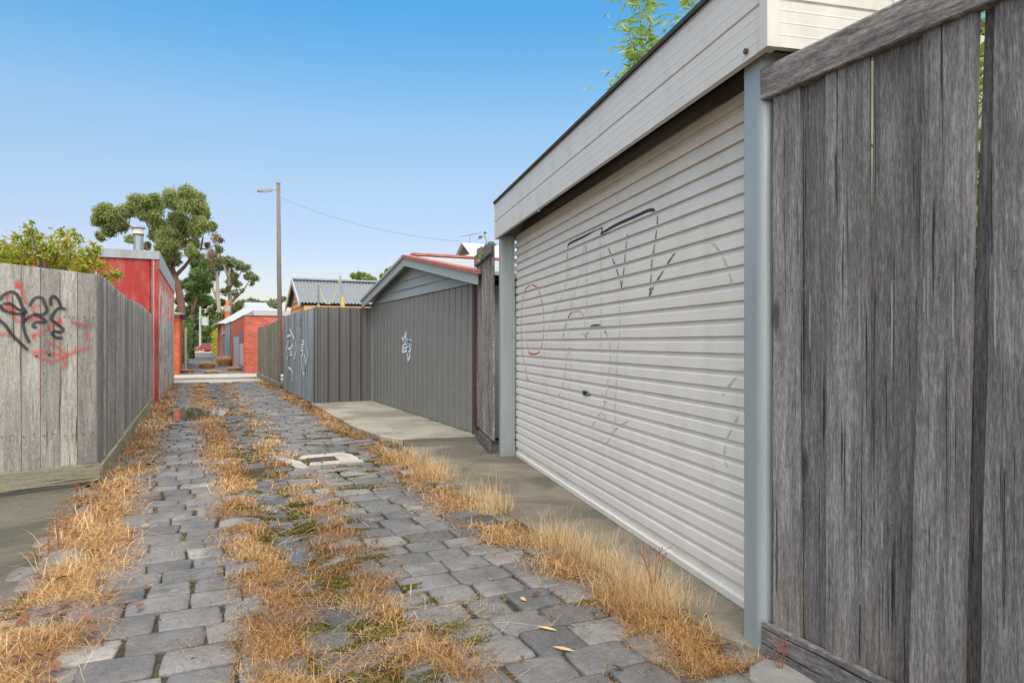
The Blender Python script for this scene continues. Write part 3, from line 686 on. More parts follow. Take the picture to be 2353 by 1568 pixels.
for (ya, yb, nm) in ((EY0, AP[0], 'r'), (AP[0], EY1, 'l')):
    za, zb2 = roofz(ya), roofz(yb)
    mb = MB(); mb.add([(BX, ya, za-.13), (BX, yb, zb2-.13), (BX, yb, zb2), (BX, ya, za), (BX+.03, ya, za-.13), (BX+.03, yb, zb2-.13), (BX+.03, yb, zb2), (BX+.03, ya, za)], [(0, 3, 2, 1), (4, 5, 6, 7), (0, 1, 5, 4), (1, 2, 6, 5), (2, 3, 7, 6), (3, 0, 4, 7)])
    mb.build('bargeboard', M['board_grey'], t)
    mb = MB(); ex = -.03 if nm == 'r' else .03
    ya2, yb2 = (ya+ex, yb) if nm == 'r' else (ya, yb+ex)
    za, zb2 = roofz(ya2), roofz(yb2)
    mb.add([(BX-.03, ya2, za+.004), (BX-.03, yb2, zb2+.004), (BX-.03, yb2, zb2+.05), (BX-.03, ya2, za+.05), (BX+.12, ya2, za+.004), (BX+.12, yb2, zb2+.004), (BX+.12, yb2, zb2+.055), (BX+.12, ya2, za+.055)], [(0, 3, 2, 1), (4, 5, 6, 7), (0, 1, 5, 4), (1, 2, 6, 5), (2, 3, 7, 6), (3, 0, 4, 7)])
    mb.build('roof_edge', M['redroof'] if nm == 'r' else M['board_grey'], t)
    mb = MB(); mb.add([(BX+.121, ya2, za+.0), (BX+.121, yb2, zb2+.0), (9.5, yb2, zb2+.0), (9.5, ya2, za+.0), (BX+.121, ya2, za+.045), (BX+.121, yb2, zb2+.045), (9.5, yb2, zb2+.045), (9.5, ya2, za+.045)], [(0, 1, 2, 3), (7, 6, 5, 4), (0, 4, 5, 1), (2, 6, 7, 3), (1, 5, 6, 2), (3, 7, 4, 0)])
    mb.build('roof', M['paleroof'], t)
mb = MB(); mb.box(BX+.13, 9.5, AP[0]-.09, AP[0]+.09, AP[1]+.046, AP[1]+.085); mb.build('ridge_cap', M['redroof'], t)
mb = MB(); mb.box(GX+.06, 9.3, YB+.08, YB+.16, 0, 2.05); mb.box(GX+.11, 9.3, YA-.2, YA-.12, 0, 2.0); mb.box(9.3, 9.38, YA-.2, YB+.16, 0, 2.05); mb.build('wall', M['board_grey'], t)

# ------------------------------------------------------------------ charcoal sheet fence, zinc fence, far timber fence
t = thing('metal_fence', 'charcoal steel sheet fence returning beside the gabled garage', 'fence', (2.8, 14.15, 0))
a = Vector((2.24, 14.10, 0)); b = Vector((3.36, 14.17, 0)); d = (b-a).normalized(); nn = Vector((d.y, -d.x, 0)); L = (b-a).length
pf = []
np_ = 5; p = L/np_
for k in range(np_):
    for f, dd in ((0, 0), (.012, -.045), (.055, -.045), (.06, .012), (.09, .012), (.14, -.02), (.34, -.02), (.40, 0), (.62, 0), (.66, -.014), (.76, -.014), (.80, 0), (.95, 0), (.97, .012)): pf.append((k*p+f*p, dd))
pf.append((L, 0)); m = len(pf)
mb = MB(); vs = [a+d*s_+nn*dd+Vector((0, 0, z)) for z in (.03, 1.975) for s_, dd in pf]
mb.add(vs, [(i, i+1, m+i+1, m+i) for i in range(m-1)]); mb.build('sheet', M['cbond'], t)
for zz in (.3, 1.5): mb = MB(); mb.obox(a-nn*.045+Vector((0, 0, zz)), d*L, nn*.03*-1, (0, 0, .05)); mb.build('rail', M['cbond'], t)
mb = MB(); mb.box(2.205, 2.245, 14.06, 14.10, 0, 1.985); mb.build('corner_post', M['cbond'], t)
t = thing('metal_fence', 'zinc corrugated iron fence with white graffiti beside the alley', 'fence', (2.2, 16.6, 0))
def corr(mb, o, d, nn, L, z0, z1, pitch=.076, amp=.009, spp=6, drop=0, dz=0):
    n = int(L/pitch*spp); pf = [(L*i/n, amp*math.cos(2*math.pi*L*i/n/pitch)) for i in range(n+1)]; m = len(pf); o, d, nn = Vector(o), Vector(d), Vector(nn)
    vs = [o+d*s_+nn*dd+Vector((0, 0, z0)) for s_, dd in pf]+[o+d*s_+nn*dd+Vector((0, 0, z1+dz*s_/L)) for s_, dd in pf]
    mb.add(vs, [(i, i+1, m+i+1, m+i) for i in range(m-1)])
mb = MB(); corr(mb, (2.2, 14.09, 0), (0, 1, 0), (-1, 0, 0), 5.1, .02, 1.955, .12, .026); sh = mb.build('sheet', M['galvsheet'], t, smooth=True)
for zz in (.4, 1.5): mb = MB(); mb.box(2.23, 2.27, 14.2, 19.15, zz, zz+.07); mb.build('rail', M['wood_far'], t)
Z4 = lambda x, y: hit(543.2+.2598*x, 543.2+.2598*y, (2.172, 0), (1, 0))
mb = MB()
for Ln in [[(470, 815), (488, 855), (512, 905)], [(445, 882), (478, 872)], [(460, 915), (450, 960), (440, 1005)], [(490, 945), (482, 1015), (460, 1042), (492, 1040)], [(443, 1055), (452, 1085)], [(520, 925), (526, 1000), (508, 1085)], [(580, 918), (597, 940), (570, 970), (597, 995), (568, 1002)], [(625, 975), (626, 1050), (614, 1130), (596, 1215), (580, 1150), (574, 1070), (590, 1025)], [(455, 1160), (482, 1172), (497, 1225), (490, 1282)], [(525, 1240), (530, 1275)], [(600, 1040), (612, 1140), (600, 1200)], [(455, 990), (480, 985), (500, 960)]]:
    ribbon(mb, stroke(mb, Ln, Z4, .03, .02), (-1, 0, 0), .085)
mb.build('graffiti', M['spraywhite'], sh)
mb = MB()
for Ln in [[(530, 725), (535, 780)], [(530, 780), (548, 775)], [(555, 740), (575, 735), (555, 790), (580, 795)], [(585, 735), (582, 770)]]: ribbon(mb, stroke(mb, Ln, Z4, .03, .02), (-1, 0, 0), .07)
mb.build('graffiti', M['faint'], sh)
t = thing('timber_fence', 'low mossy timber paling fence between zinc sheets and crossing lane', 'fence', (2.12, 22.7, 0))
mb = MB(); y = 19.22; k = 0
while y < 26.2:
    w = .105; top = 1.80+(.10*max(0, 1-(y-19.2)/3.4))+random.uniform(-.02, .02)
    mb.plank((2.10+.012*(k % 2), y+w, 0), (0, -1, 0), (-1, 0, 0), w-.004, .17, top, .015, 1, 3, .012); y += w; k += 1
mb.build('paling_panel', M['wood_far'], t)
for ya, yb in ((19.2, 22.6), (22.7, 26.25)): mb = MB(); mb.box(2.06, 2.09, ya, yb, .0, .17); mb.build('kickboard', M['kick_left'], t)
for ya in (22.6, 26.1): mb = MB(); mb.box(2.13, 2.2, ya, ya+.1, -.05, 1.7); mb.build('post', M['wood_far'], t)

# ------------------------------------------------------------------ left fence
t = thing('timber_fence', 'grey timber paling fence with black and red graffiti on its return', 'fence', (-.78, 7.05, 0))
a = Vector((-.765, 7.05, 0)); dl = Vector((-.67, -.27, 0)).normalized(); nl = Vector((.27*-1, .67*1, 0)).normalized()*-1
nl = Vector((dl.y, -dl.x, 0)); nl = nl if nl.y < 0 else -nl
mb = MB(); s_ = .012; k = 0
wid = [.15, .13, .14, .135, .15, .15, .15, .15, .14, .15, .15, .15, .15, .15]
for w in wid:
    mb.plank(a+dl*(s_+w)-nl*.004*(k % 2), -dl, nl, w-.006, .19, 1.865+.045*s_/.7, .018, 4, 24, .005, .003, .003, 0, ztop=-.045*w/.7, tilt=random.uniform(-.008, .008))
    s_ += w; k += 1
mb.build('paling_panel', M['wood_left'], t)
mb = MB(); mb.obox(a+dl*.0+nl*.004+Vector((0, 0, .035)), dl*2.05, nl*.03, (0, 0, .155)); mb.build('kickboard', M['kick_left'], t, bevel=.004)
mb = MB()
for zz in (1.47, .45):
    for k in range(13): 
        for e_ in (.035, .105):
            q = a+dl*(.012+.146*k+e_)+Vector((0, 0, zz+random.uniform(-.012, .012)+.045*k*.146/.7)); mb.tube([q-nl*.01, q+nl*.0105], .0042, 6)
mb.build('nail', M['rust'], t)['kind'] = 'stuff'
mb = MB(); y = 7.065; k = 0
while y < 15.75:
    w = .10; top = 1.865+.02*math.sin(y*1.1)-.02*(y-7)/9
    mb.plank((-.78-.012*(k % 2), y, 0), (0, 1, 0), (1, 0, 0), w+.0 if k % 2 == 0 else w-.01, .15, top, .015, 2, 6, .008, .004, .003); y += w; k += 1
mb.build('paling_panel', M['wood_left'], t)
mb = MB(); mb.box(-.772, -.742, 7.1, 15.8, -.03, .15); mb.build('kickboard', M['kick_left'], t)
mb = MB(); mb.box(-.90, -.80, 7.12, 7.22, 0, 1.75); mb.build('post', M['wood_left'], t)
for zz in (.5, 1.4): mb = MB(); mb.box(-.85, -.80, 7.22, 15.7, zz, zz+.075); mb.build('rail', M['wood_left'], t)
Z1 = lambda x, y: hit(.3031*x, 407+.3031*y, a+nl*.0095, nl)
bl = [[(0, 930), (30, 890), (80, 868), (122, 880), (150, 930), (170, 980), (195, 1020), (150, 1035), (80, 1025), (20, 1000), (0, 960)], [(20, 960), (80, 960), (140, 1000), (190, 1020), (205, 1030)], [(-30, 1060), (0, 1085), (40, 1120), (90, 1190), (150, 1250), (215, 1310)], [(182, 1020), (175, 1100), (190, 1180), (225, 1255)], [(225, 980), (250, 930), (290, 908), (325, 920), (340, 960), (356, 1010), (320, 1040), (260, 1040), (200, 1075), (183, 1100)], [(255, 1040), (310, 1060), (346, 1095), (270, 1100), (250, 1130), (285, 1138)], [(385, 975), (385, 920), (405, 900), (440, 930), (465, 985)], [(502, 1000), (450, 990), (415, 1020), (388, 1070), (430, 1110), (480, 1150), (460, 1175), (410, 1165), (400, 1190), (430, 1215), (478, 1215)], [(270, 1350), (280, 1362)], [(370, 1335), (380, 1355)]]
mb = MB()
for Ln in bl: ribbon(mb, stroke(mb, Ln, Z1, .03, .008), nl, .031)
mb.build('graffiti', M['sprayblack'], t)
mb = MB()
for Ln in [[(370, 1080), (352, 1150), (350, 1250), (375, 1340)], [(520, 1050), (570, 1100), (620, 1130), (690, 1135), (690, 1080), (650, 1085), (680, 1110)]]: ribbon(mb, stroke(mb, Ln, Z1, .03, .008), nl, .045)
mb.build('graffiti', M['faint'], t)
rd = [[(120, 810), (165, 850), (175, 890), (195, 950)], [(60, 880), (70, 960), (110, 1060), (160, 1100)], [(150, 1050), (220, 1070), (310, 1080)], [(240, 1205), (300, 1180), (350, 1150), (400, 1110), (470, 1085)], [(255, 1330), (330, 1380), (430, 1385), (510, 1345), (600, 1310), (690, 1280)], [(240, 1325), (350, 1320), (480, 1365), (490, 1450)], [(530, 1100), (620, 1110), (700, 1130)], [(350, 1230), (440, 1290), (520, 1345)], [(-20, 1190), (40, 1190), (95, 1205)], [(655, 1160), (672, 1240)], [(300, 960), (250, 1000), (290, 1030)], [(0, 980), (60, 990), (130, 1010)]]
mb = MB()
for Ln in rd: ribbon(mb, stroke(mb, Ln, Z1, .03, .008), nl+Vector((0, 0, .0001)), .036)
ribbon(mb, stroke(mb, [(240, 1205), (270, 1200)], Z1, .03, .008), nl, .09); ribbon(mb, stroke(mb, [(440, 1095), (480, 1090)], Z1, .03, .008), nl, .10); ribbon(mb, stroke(mb, [(110, 810), (170, 820)], Z1, .03, .008), nl, .09)
for i in range(len(mb.v)): mb.v[i] = tuple(Vector(mb.v[i])-nl*.0015)
mb.build('graffiti', M['sprayred'], t)

# ------------------------------------------------------------------ red building on the left
t = thing('shed', 'red painted building with silver parapet and graffitied brick side', 'building', (-2, 18, 0))
RXE = -.66; RY0, RY1 = 15.9, 23.6; RT = 3.14
mb = MB(); corr(mb, (-3.6, RY0, 0), (1, 0, 0), (0, -1, 0), 2.78, 0, RT-.16, .10, .004, 4); mb.build('front_wall', M['redsheet'], t, smooth=True)
for xa, xb in ((-.80, -.767), (-.733, RXE+.004)): mb = MB(); mb.box(xa, xb, RY0-.03, RY0+.02, 0, RT-.17); mb.build('corner_trim', M['redsheet'], t)
mb = MB(); mb.box(-.765, -.735, RY0-.02, RY0+.02, 0, RT-.17); mb.build('corner_trim', M['silver'], t)
mb = MB(); mb.box(RXE-.22, RXE-.02, RY0+.03, RY0+.25, 0, RT-.30); mb.build('side_wall', M['redsheet'], t)
mb = MB(); mb.poly([(RXE-.24, RY0+.25), (RXE, RY0+.25), (RXE+.11, RY1), (RXE-.24, RY1)], 0, RT-.35); mb.build('side_wall', M['mural'], t)
mb = MB(); mb.box(-7, RXE-.26, RY0+.05, RY1-.02, 0, RT-.2); mb.build('wall', M['redbrick'], t)
mb = MB(); mb.box(-4.5, RXE+.02, RY0-.05, RY0+.05, RT-.17, RT); mb.build('parapet', M['silver'], t)
mb = MB(); mb.poly([(RXE-.05, RY0+.052), (RXE+.024, RY0+.052), (RXE+.134, RY1+.05), (RXE-.05, RY1+.05)], RT-.36, RT-.002); mb.build('parapet', M['silver'], t)
mb = MB(); mb.box(-7, RXE-.06, RY0+.06, RY1, RT-.18, RT-.1); mb.build('roof', M['silver'], t)
fl = MB(); fx, fy = P(318, 580, 17.2)[:2]
fl.tube([(fx, fy, RT-.12), (fx, fy, 3.98)], .115, 14); f_ = fl.build('flue', M['galvsheet'], t, smooth=False)
mb = MB(); mb.tube([(fx, fy, 3.95), (fx, fy, 3.985)], .128, 14); mb.build('flue_collar', M['rust'], f_)
mb = MB(); mb.tube([(fx, fy, 3.986), (fx, fy, 4.11)], .12, 14); mb.build('flue_top', M['cream'], f_)
mb = MB(); mb.tube([(fx, fy, 4.13), (fx, fy, 4.16), (fx, fy, 4.20)], [.17, .165, .05], 14); mb.build('cowl', M['silver'], f_)
mb = MB()
for (y0, z0, w_, h_) in ((19.0, 1.9, .9, .5), (20.6, 1.3, 1.2, .6), (17.6, .8, .8, .7), (21.8, .7, .9, .9)):
    pass
# ------------------------------------------------------------------ orange brick outbuilding, left beyond the crossing lane
t = thing('brick_outhouse', 'orange brick outbuilding with dark eave on the left past the lane', 'building', (-1.5, 33, 0))
mb = MB(); mb.box(-3.2, -.50, 29.7, 36.6, -.1, 2.3); mb.build('wall', M['orangebrick'], t)
mb = MB(); mb.box(-3.2, -.49, 29.69, 29.8, 2.302, 2.36); mb.build('trim', M['cream'], t)
mb = MB(); mb.add([(-3.4, 29.4, 2.36), (-.28, 29.4, 2.36), (-.28, 36.9, 2.36), (-3.4, 36.9, 2.36), (-3.0, 29.6, 2.75), (-1.9, 31, 2.78), (-1.9, 35.5, 2.78), (-3.0, 36.5, 2.75)], [(3, 2, 1, 0), (0, 1, 5, 4), (1, 2, 6, 5), (2, 3, 7, 6), (3, 0, 4, 7), (4, 5, 6, 7)]); mb.build('roof', M['roofsheet'], t)
t = thing('timber_fence', 'dim vine covered timber fence beyond the orange brick outbuilding', 'fence', (-.42, 42, 0))
mb = MB()
for k in range(60): mb.plank((-.42, 36.9+k*.2, 0), (0, 1, 0), (1, 0, 0), .19, -.1, 1.9+random.uniform(-.04, .04), .015, 1, 1)
mb.build('paling_panel', M['wood_far'], t)
mb = MB(); mb.box(-.40, -.3, 37.0, 37.1, -.1, 2.0); mb.build('post', M['cream'], t)

# ------------------------------------------------------------------ red brick building on the right
t = thing('brick_garage', 'flat roofed red brick garage with white fascia past the timber fence', 'building', (4, 36, 0))
mb = MB(); mb.box(1.95, 7, 31.1, 42.8, -.1, 2.40); w_ = mb.build('wall', M['redbrick'], t)
mb = MB(); mb.box(2.35, 7.2, 31.5, 31.6, 2.40, 2.64); mb.build('fascia', M['white'], t)
mb = MB(); mb.box(1.93, 7.1, 31.06, 43, 2.402, 2.432); mb.build('capping', M['metal'], t)
mb = MB(); mb.box(2.35, 7.2, 31.61, 42.7, 2.5, 2.66); mb.build('roof', M['white'], t)
for (c, y0, y1, z0, z1, nm) in (((.08, .2, .42), 33.0, 34.6, 1.25, 1.75, 'blue'), ((.62, .47, .47), 31.6, 34.3, .25, 1.22, 'pink'), ((.42, .44, .47), 34.8, 39.5, .0, 1.55, 'grey'), ((.2, .26, .42), 31.7, 34.0, .05, .24, 'navy')):
    mm = m_plain('faded '+nm+' wall paint', c, .8, 0, .2, 3, dirt=tuple(x*.7 for x in c), dirtamt=.7)
    mb = MB(); mb.box(1.945, 1.951, y0, y1, z0, z1); mb.build('mural', mm, t)
# sheds further down on the right
t = thing('corrugated_shed', 'blue grey corrugated shed behind the red brick garage', 'shed', (3.2, 46.5, 0))
mb = MB(); corr(mb, (1.95, 50, 0), (0, -1, 0), (-1, 0, 0), 7, -.2, 2.4, .2, .02, 4); corr(mb, (1.95, 43.05, 0), (1, 0, 0), (0, -1, 0), 3, -.2, 2.4, .2, .02, 4); mb.build('wall', M['galvsheet'], t)
mb = MB(); mb.box(1.9, 5, 43.02, 50.1, 2.4, 2.5); mb.build('roof', M['roofsheet'], t)
t = thing('timber_fence', 'dark green stained fence between shed and white roofed house', 'fence', (2.0, 54, 0))
mb = MB()
for k in range(36): mb.plank((1.98, 57.4-k*.2, 0), (0, -1, 0), (-1, 0, 0), .19, -.3, 1.85, .015, 1, 1)
mb.build('paling_panel', M['cbond'], t)
mb = MB(); mb.box(1.9, 2.02, 50.2, 57.4, 1.86, 1.98); mb.build('capping', M['white'], t)
# white roofed brick house
t = thing('brick_house', 'brick house with white hipped roof near the end of the alley', 'house', (6.5, 70, -.2))
mb = MB(); mb.box(2.1, 11, 58, 72, -.4, 2.75); mb.build('wall', M['redbrick'], t)
mb = MB(); rb = [(1.65, 57.5, 2.75), (11.4, 57.5, 2.75), (11.4, 72.5, 2.75), (1.65, 72.5, 2.75)]; rt = [(4.1, 63, 4.35), (5.9, 63, 4.35), (5.9, 67, 4.35), (4.1, 67, 4.35)]
mb.add(rb+rt, [(3, 2, 1, 0), (0, 1, 5, 4), (1, 2, 6, 5), (2, 3, 7, 6), (3, 0, 4, 7), (4, 5, 6, 7)]); mb.build('roof', M['white'], t)
mb = MB(); mb.add([(4.0, 62.8, 4.3), (6.0, 62.8, 4.3), (6.0, 67.3, 4.3), (4.0, 67.3, 4.3), (4.1, 65, 4.85), (5.9, 65, 4.85)], [(0, 1, 5, 4), (3, 4, 5, 2), (0, 4, 3), (1, 2, 5), (3, 2, 1, 0)]); mb.build('gablet', M['white'], t)
mb = MB(); mb.box(1.55, 1.66, 57.5, 72.5, 2.68, 2.78); mb.build('gutter', M['white'], t)
mb = MB(); mb.box(2.0, 2.08, 58.05, 58.13, -.3, 2.7); mb.build('downpipe', M['white'], t)
cx_, cy_ = 2.75, 66.5
mb = MB(); mb.box(cx_-.22, cx_+.22, cy_-.3, cy_+.3, 2.8, 4.5); ch = mb.build('chimney', M['redbrick'], t)
mb = MB(); mb.box(cx_-.25, cx_+.25, cy_-.33, cy_+.33, 4.05, 4.56); mb.build('chimney_band', M['stoneband'], ch)
mb = MB(); mb.tube([(cx_, cy_, 4.56), (cx_, cy_, 4.8), (cx_, cy_, 5.02)], [.19, .17, .13], 10); mb.build('chimney_pot', M['terracotta'], ch)
def antenna(base, h, L, az, label, n=6, th=.02):
    t = thing('television_antenna', label, 'antenna', base); b = Vector(base); mb = MB()
    mb.tube([b, b+Vector((0, 0, h))], th, 6); mb.build('mast', M['metal'], t)
    mb = MB(); d = Vector((math.cos(az), math.sin(az), .25)).normalized(); pdir = Vector((-d.y, d.x, 0)).normalized(); tp = b+Vector((0, 0, h))
    mb.tube([tp-d*L*.5, tp+d*L*.5], th*.8, 5)
    for k in range(n): c = tp+d*L*(k/(n-1)-.5)*.95; mb.tube([c-pdir*.22, c+pdir*.22], th*.5, 4)
    mb.build('boom', M['metal'], t)
antenna((3.1, 67, 2.9), 2.9, 2.2, .3, 'white cross bar antenna beside the chimney of the brick house', 5, .035)

# ------------------------------------------------------------------ cedar shed with zinc roof behind the fences
t = thing('timber_shed', 'small orange timber shed with grey corrugated roof behind the fences', 'shed', (5, 20.6, 0))
SX0, SX1, SYa, SYb, SYm = 2.72, 7.5, 19.15, 22.1, 20.6; SE, SA = 2.28, 3.02
mb = MB(); z = 0
mb.box(SX0, SX1, SYa+.09, SYb-.2, 0, 2.27)
k = 0
while k*.15 < 3.0:                     # lapped boards on the gable end
    z0 = k*.15; hw = (SYb-SYa)/2-.2 if z0+.15 < SE else max(.05, ((SYb-SYa)/2-.2)*(SA-z0-.15)/(SA-SE))
    mb.add([(SX0-.035, SYm-hw, z0), (SX0-.035, SYm+hw, z0), (SX0-.012, SYm+hw, z0+.15), (SX0-.012, SYm-hw, z0+.15), (SX0, SYm-hw, z0), (SX0, SYm+hw, z0), (SX0, SYm+hw, z0+.15), (SX0, SYm-hw, z0+.15)], [(0, 3, 2, 1), (0, 1, 5, 4), (1, 2, 6, 5), (3, 0, 4, 7), (2, 3, 7, 6)]); k += 1
mb.build('wall', M['orange'], t)
for (yA, zA, yB, zB) in ((SYa, SE, SYm, SA), (SYb, SE, SYm, SA)):
    sl = math.hypot(yB-yA, zB-zA); n = int((SX1-SX0+.3)/.095*5); vs = []
    nz_ = abs(yB-yA)/sl
    for (yy, zz) in ((yA, zA), (yB, zB)):
        for i in range(n+1): x = SX0-.13+(SX1-SX0+.15)*i/n; vs.append((x, yy, zz+.06+.018*math.cos(2*math.pi*x/.095)))
    mb = MB(); m = n+1; mb.add(vs, [(i, i+1, m+i+1, m+i) for i in range(n)]); mb.build('roof', M['roofsheet'], t, smooth=True)
    mb = MB(); mb.add([(SX0-.16, yA, zA-.06), (SX0-.16, yB, zB-.06), (SX0-.16, yB, zB+.09), (SX0-.16, yA, zA+.09), (SX0-.13, yA, zA-.06), (SX0-.13, yB, zB-.06), (SX0-.13, yB, zB+.09), (SX0-.13, yA, zA+.09)], [(0, 3, 2, 1), (4, 5, 6, 7), (0, 1, 5, 4), (1, 2, 6, 5), (2, 3, 7, 6), (3, 0, 4, 7)]); mb.build('bargeboard', M['white'] if yA == SYa else M['cream'], t)
mb = MB(); mb.box(SX0-.13, SX1+.05, SYm-.11, SYm+.11, SA+.06, SA+.11); mb.build('ridge_cap', M['silver'], t)
# trampoline net frame
t = thing('trampoline_frame', 'two thin poles with a sagging pale yellow net edge above the charcoal fence', 'trampoline', (3.3, 16.3, 0))
p1 = Vector(P(731.5, 655, 15.6)); p2 = Vector(P(781, 633, 15.9)); p2b = Vector(P(788.7, 706, 15.7))
mb = MB(); mb.tube([(p1.x, p1.y, 0), p1], .022, 6); mb.build('pole', M['metal'], t)
mb = MB(); mb.tube([(p2b.x+.05, p2b.y, 0), p2b, p2], .022, 6); pl_ = mb.build('pole', M['metal'], t)
mb = MB(); q = Vector(P(787, 690, 15.68)); mb.tube([(q.x, q.y, 1.6), (q.x, q.y, q.z+.08)], .05, 8); mb.build('padding', M['yellow'], t)
mb = MB(); q = Vector(P(731.5, 690, 15.6)); mb.tube([(q.x, q.y, 1.6), (q.x, q.y, q.z-.1)], .03, 8); mb.build('padding', M['yellow'], t)
mb = MB(); pts = [P(x, y, 15.7) for x, y in ((731.5, 655), (737, 672), (743, 688), (750, 697), (757, 698), (764, 690), (772, 670), (778, 648), (781, 633))]
mb.tube(pts, .014, 6); mb.build('net_edge', M['rope'], t)

# ------------------------------------------------------------------ white roofed house with antenna behind the gabled garage
t = thing('house', 'pale roofed house with small gable vent behind the red edged garage', 'house', (10, 21, 0))
mb = MB(); mb.box(6.8, 15, 17.6, 25, 0, 3.1); mb.build('wall', M['cream'], t)
mb = MB(); mb.add([(6.3, 17.1, 3.05), (15.5, 17.1, 3.05), (15.5, 25.5, 3.05), (6.3, 25.5, 3.05), (8.3, 21.3, 4.25), (13.5, 21.3, 4.25), (8.3, 20.9, 4.25), (13.5, 20.9, 4.25)], [(3, 2, 1, 0), (0, 1, 7, 6), (2, 3, 4, 5), (3, 0, 6, 4), (1, 2, 5, 7), (6, 7, 5, 4)]); mb.build('roof', M['cream'], t)
mb = MB(); mb.add([(8.0, 20.3, 4.05), (14, 20.3, 4.05), (14, 21.9, 4.05), (8.0, 21.9, 4.05), (8.0, 21.1, 4.55), (14, 21.1, 4.55)], [(0, 1, 5, 4), (3, 4, 5, 2), (1, 2, 5)]); mb.build('gablet', M['white'], t)
mb = MB(); mb.add([(8.1, 20.4, 4.05), (8.1, 21.8, 4.05), (8.1, 21.1, 4.48)], [(0, 1, 2)][::-1]); mb.build('vent', M['rust'], t)
mb = MB(); mb.box(6.28, 15.5, 17.05, 17.15, 2.98, 3.1); mb.build('gutter', M['redroof'], t)
q = P(1079, 556, 23.5); antenna((q[0], q[1], 4.3), .66, .62, .2, 'thin television antenna on the pale roof behind the gabled garage', 6, .011)

# ------------------------------------------------------------------ lamp pole, wire
t = thing('street_lamp', 'tall leaning timber pole carrying a slim street lamp', 'street lamp', P(645, 833, 26.5)[:2]+(0,))
b = Vector(P(645.5, 787, 26.5)); b.z = -.05; tp = Vector(P(639.3, 421, 26.5)); mid = b.lerp(tp, .55)+Vector((-.02, 0, 0))
mb = MB(); mb.tube([b, mid, tp], [.098, .085, .068], 12); mb.build('pole', M['pole'], t, smooth=True)
mb = MB(); mb.tube([tp-Vector((0, 0, .02)), tp+Vector((0, 0, .03))], .078, 12); mb.build('pole_cap', M['metal'], t)
q0 = Vector(P(636, 435, 26.5)); q1 = Vector(P(625, 437, 26.4)); q2 = Vector(P(591, 438, 26.3))
mb = MB(); mb.tube([q0, q1], .018, 6); mb.build('arm', M['metal'], t)
mb = MB(); d = (q2-q1); dn = d.normalized(); sd = Vector((-dn.y, dn.x, 0)); c0 = q1+Vector((0, 0, -.05)); mb.add([c0+sd*.05, c0-sd*.05, c0-sd*.05+Vector((0, 0, .10)), c0+sd*.05+Vector((0, 0, .10)), c0+d*.85+sd*.1, c0+d*.85-sd*.1, c0+d*.85-sd*.1+Vector((0, 0, .075)), c0+d*.85+sd*.1+Vector((0, 0, .075)), c0+d+sd*.04, c0+d-sd*.04, c0+d-sd*.04+Vector((0, 0, .04)), c0+d+sd*.04+Vector((0, 0, .04))],
    [(0, 1, 2, 3), (0, 4, 5, 1), (1, 5, 6, 2), (2, 6, 7, 3), (3, 7, 4, 0), (4, 8, 9, 5), (5, 9, 10, 6), (6, 10, 11, 7), (7, 11, 8, 4), (11, 10, 9, 8)]); lh = mb.build('lamp_head', M['metal'], t)
mb = MB(); c1 = c0+d*.25+Vector((0, 0, -.02)); mb.obox(c1-sd*.06, d*.5, sd*.12, (0, 0, .019)); mb.build('lens', M['cream'], lh)
w0 = Vector(P(645, 454, 26.5)); w1 = Vector(P(1056, 554, 22.3)); mb = MB(); pts = []
for i in range(25):
    f = i/24; p_ = w0.lerp(w1, f); p_.z -= .28*4*f*(1-f); pts.append(p_)
mb.tube(pts, .0065, 5); tag(mb.build('power_cable', M['metal'], loc=tuple(w0)), 'thin overhead cable from the lamp pole to the pale roofed house', 'cable')

# ------------------------------------------------------------------ far street things
t = thing('power_pole', 'distant concrete power pole with a grey green transformer box', 'power pole', P(459.7, 797, 130)[:2]+(-.4,))
b = Vector(P(459.7, 797, 130)); b.z = -.5; tp = Vector(P(459.7, 704, 130)); mb = MB(); mb.tube([b, tp], [.22, .17], 8); mb.build('pole', M['concpole'], t)
c = Vector(P(471, 738, 129.7)); mb = MB(); mb.tube([c-Vector((0, 0, .75)), c+Vector((0, 0, .75))], .62, 12); tr = mb.build('transformer', M['tank'], t)
for k in range(3): mb = MB(); q = c+Vector((-.5+.5*k, 0, .75)); mb.tube([q, q+Vector((0, 0, .35))], [.08, .05], 6); mb.build('insulator', M['cream'], tr)
mb = MB(); q = Vector(P(477, 709, 129)); mb.tube([tp-Vector((0, 0, .6)), q+Vector((0, 0, 0))], .05, 5); mb.build('crossarm', M['concpole'], t)
# car
t = thing('parked_car', 'dark red station wagon on the street at the end of the alley', 'car', P(476, 808, 117)[:2]+(-.37,))
CXY = Vector(t.location); cl = .39
def car_pt(s_, w_, z): return CXY+Vector((RX*s_-FX*0, RY*s_, 0))+Vector((FX, FY, 0))*w_+Vector((0, 0, z))
prof = [(-1.55, .38), (-1.60, .62), (-1.52, .95), (-1.28, 1.0), (1.4, .96), (2.65, .84), (2.85, .60), (2.8, .30), (-1.4, .28)]
prof_c = [(-1.40, .98), (-1.05, 1.40), (-.6, 1.48), (.9, 1.46), (1.75, .96)]
def extr(pf, w0_, w1_, taper=0):
    m = MB(); n = len(pf); vs = [car_pt(s_, w0_+taper*(z-.95), z) for s_, z in pf]+[car_pt(s_, w1_-taper*(z-.95), z) for s_, z in pf]
    m.add(vs, [tuple(range(n)), tuple(range(2*n-1, n-1, -1))]+[(i, n+i, n+(i+1) % n, (i+1) % n) for i in range(n)]); return m
bd = extr(prof, 0, 1.78).build('body', M['carred'], t, bevel=.05)
extr([(-1.38, .965), (-1.03, 1.38), (-.98, 1.44), (.95, 1.44), (1.72, .965)], .02, 1.76, .3).build('cabin', M['carred'], t, bevel=.03)
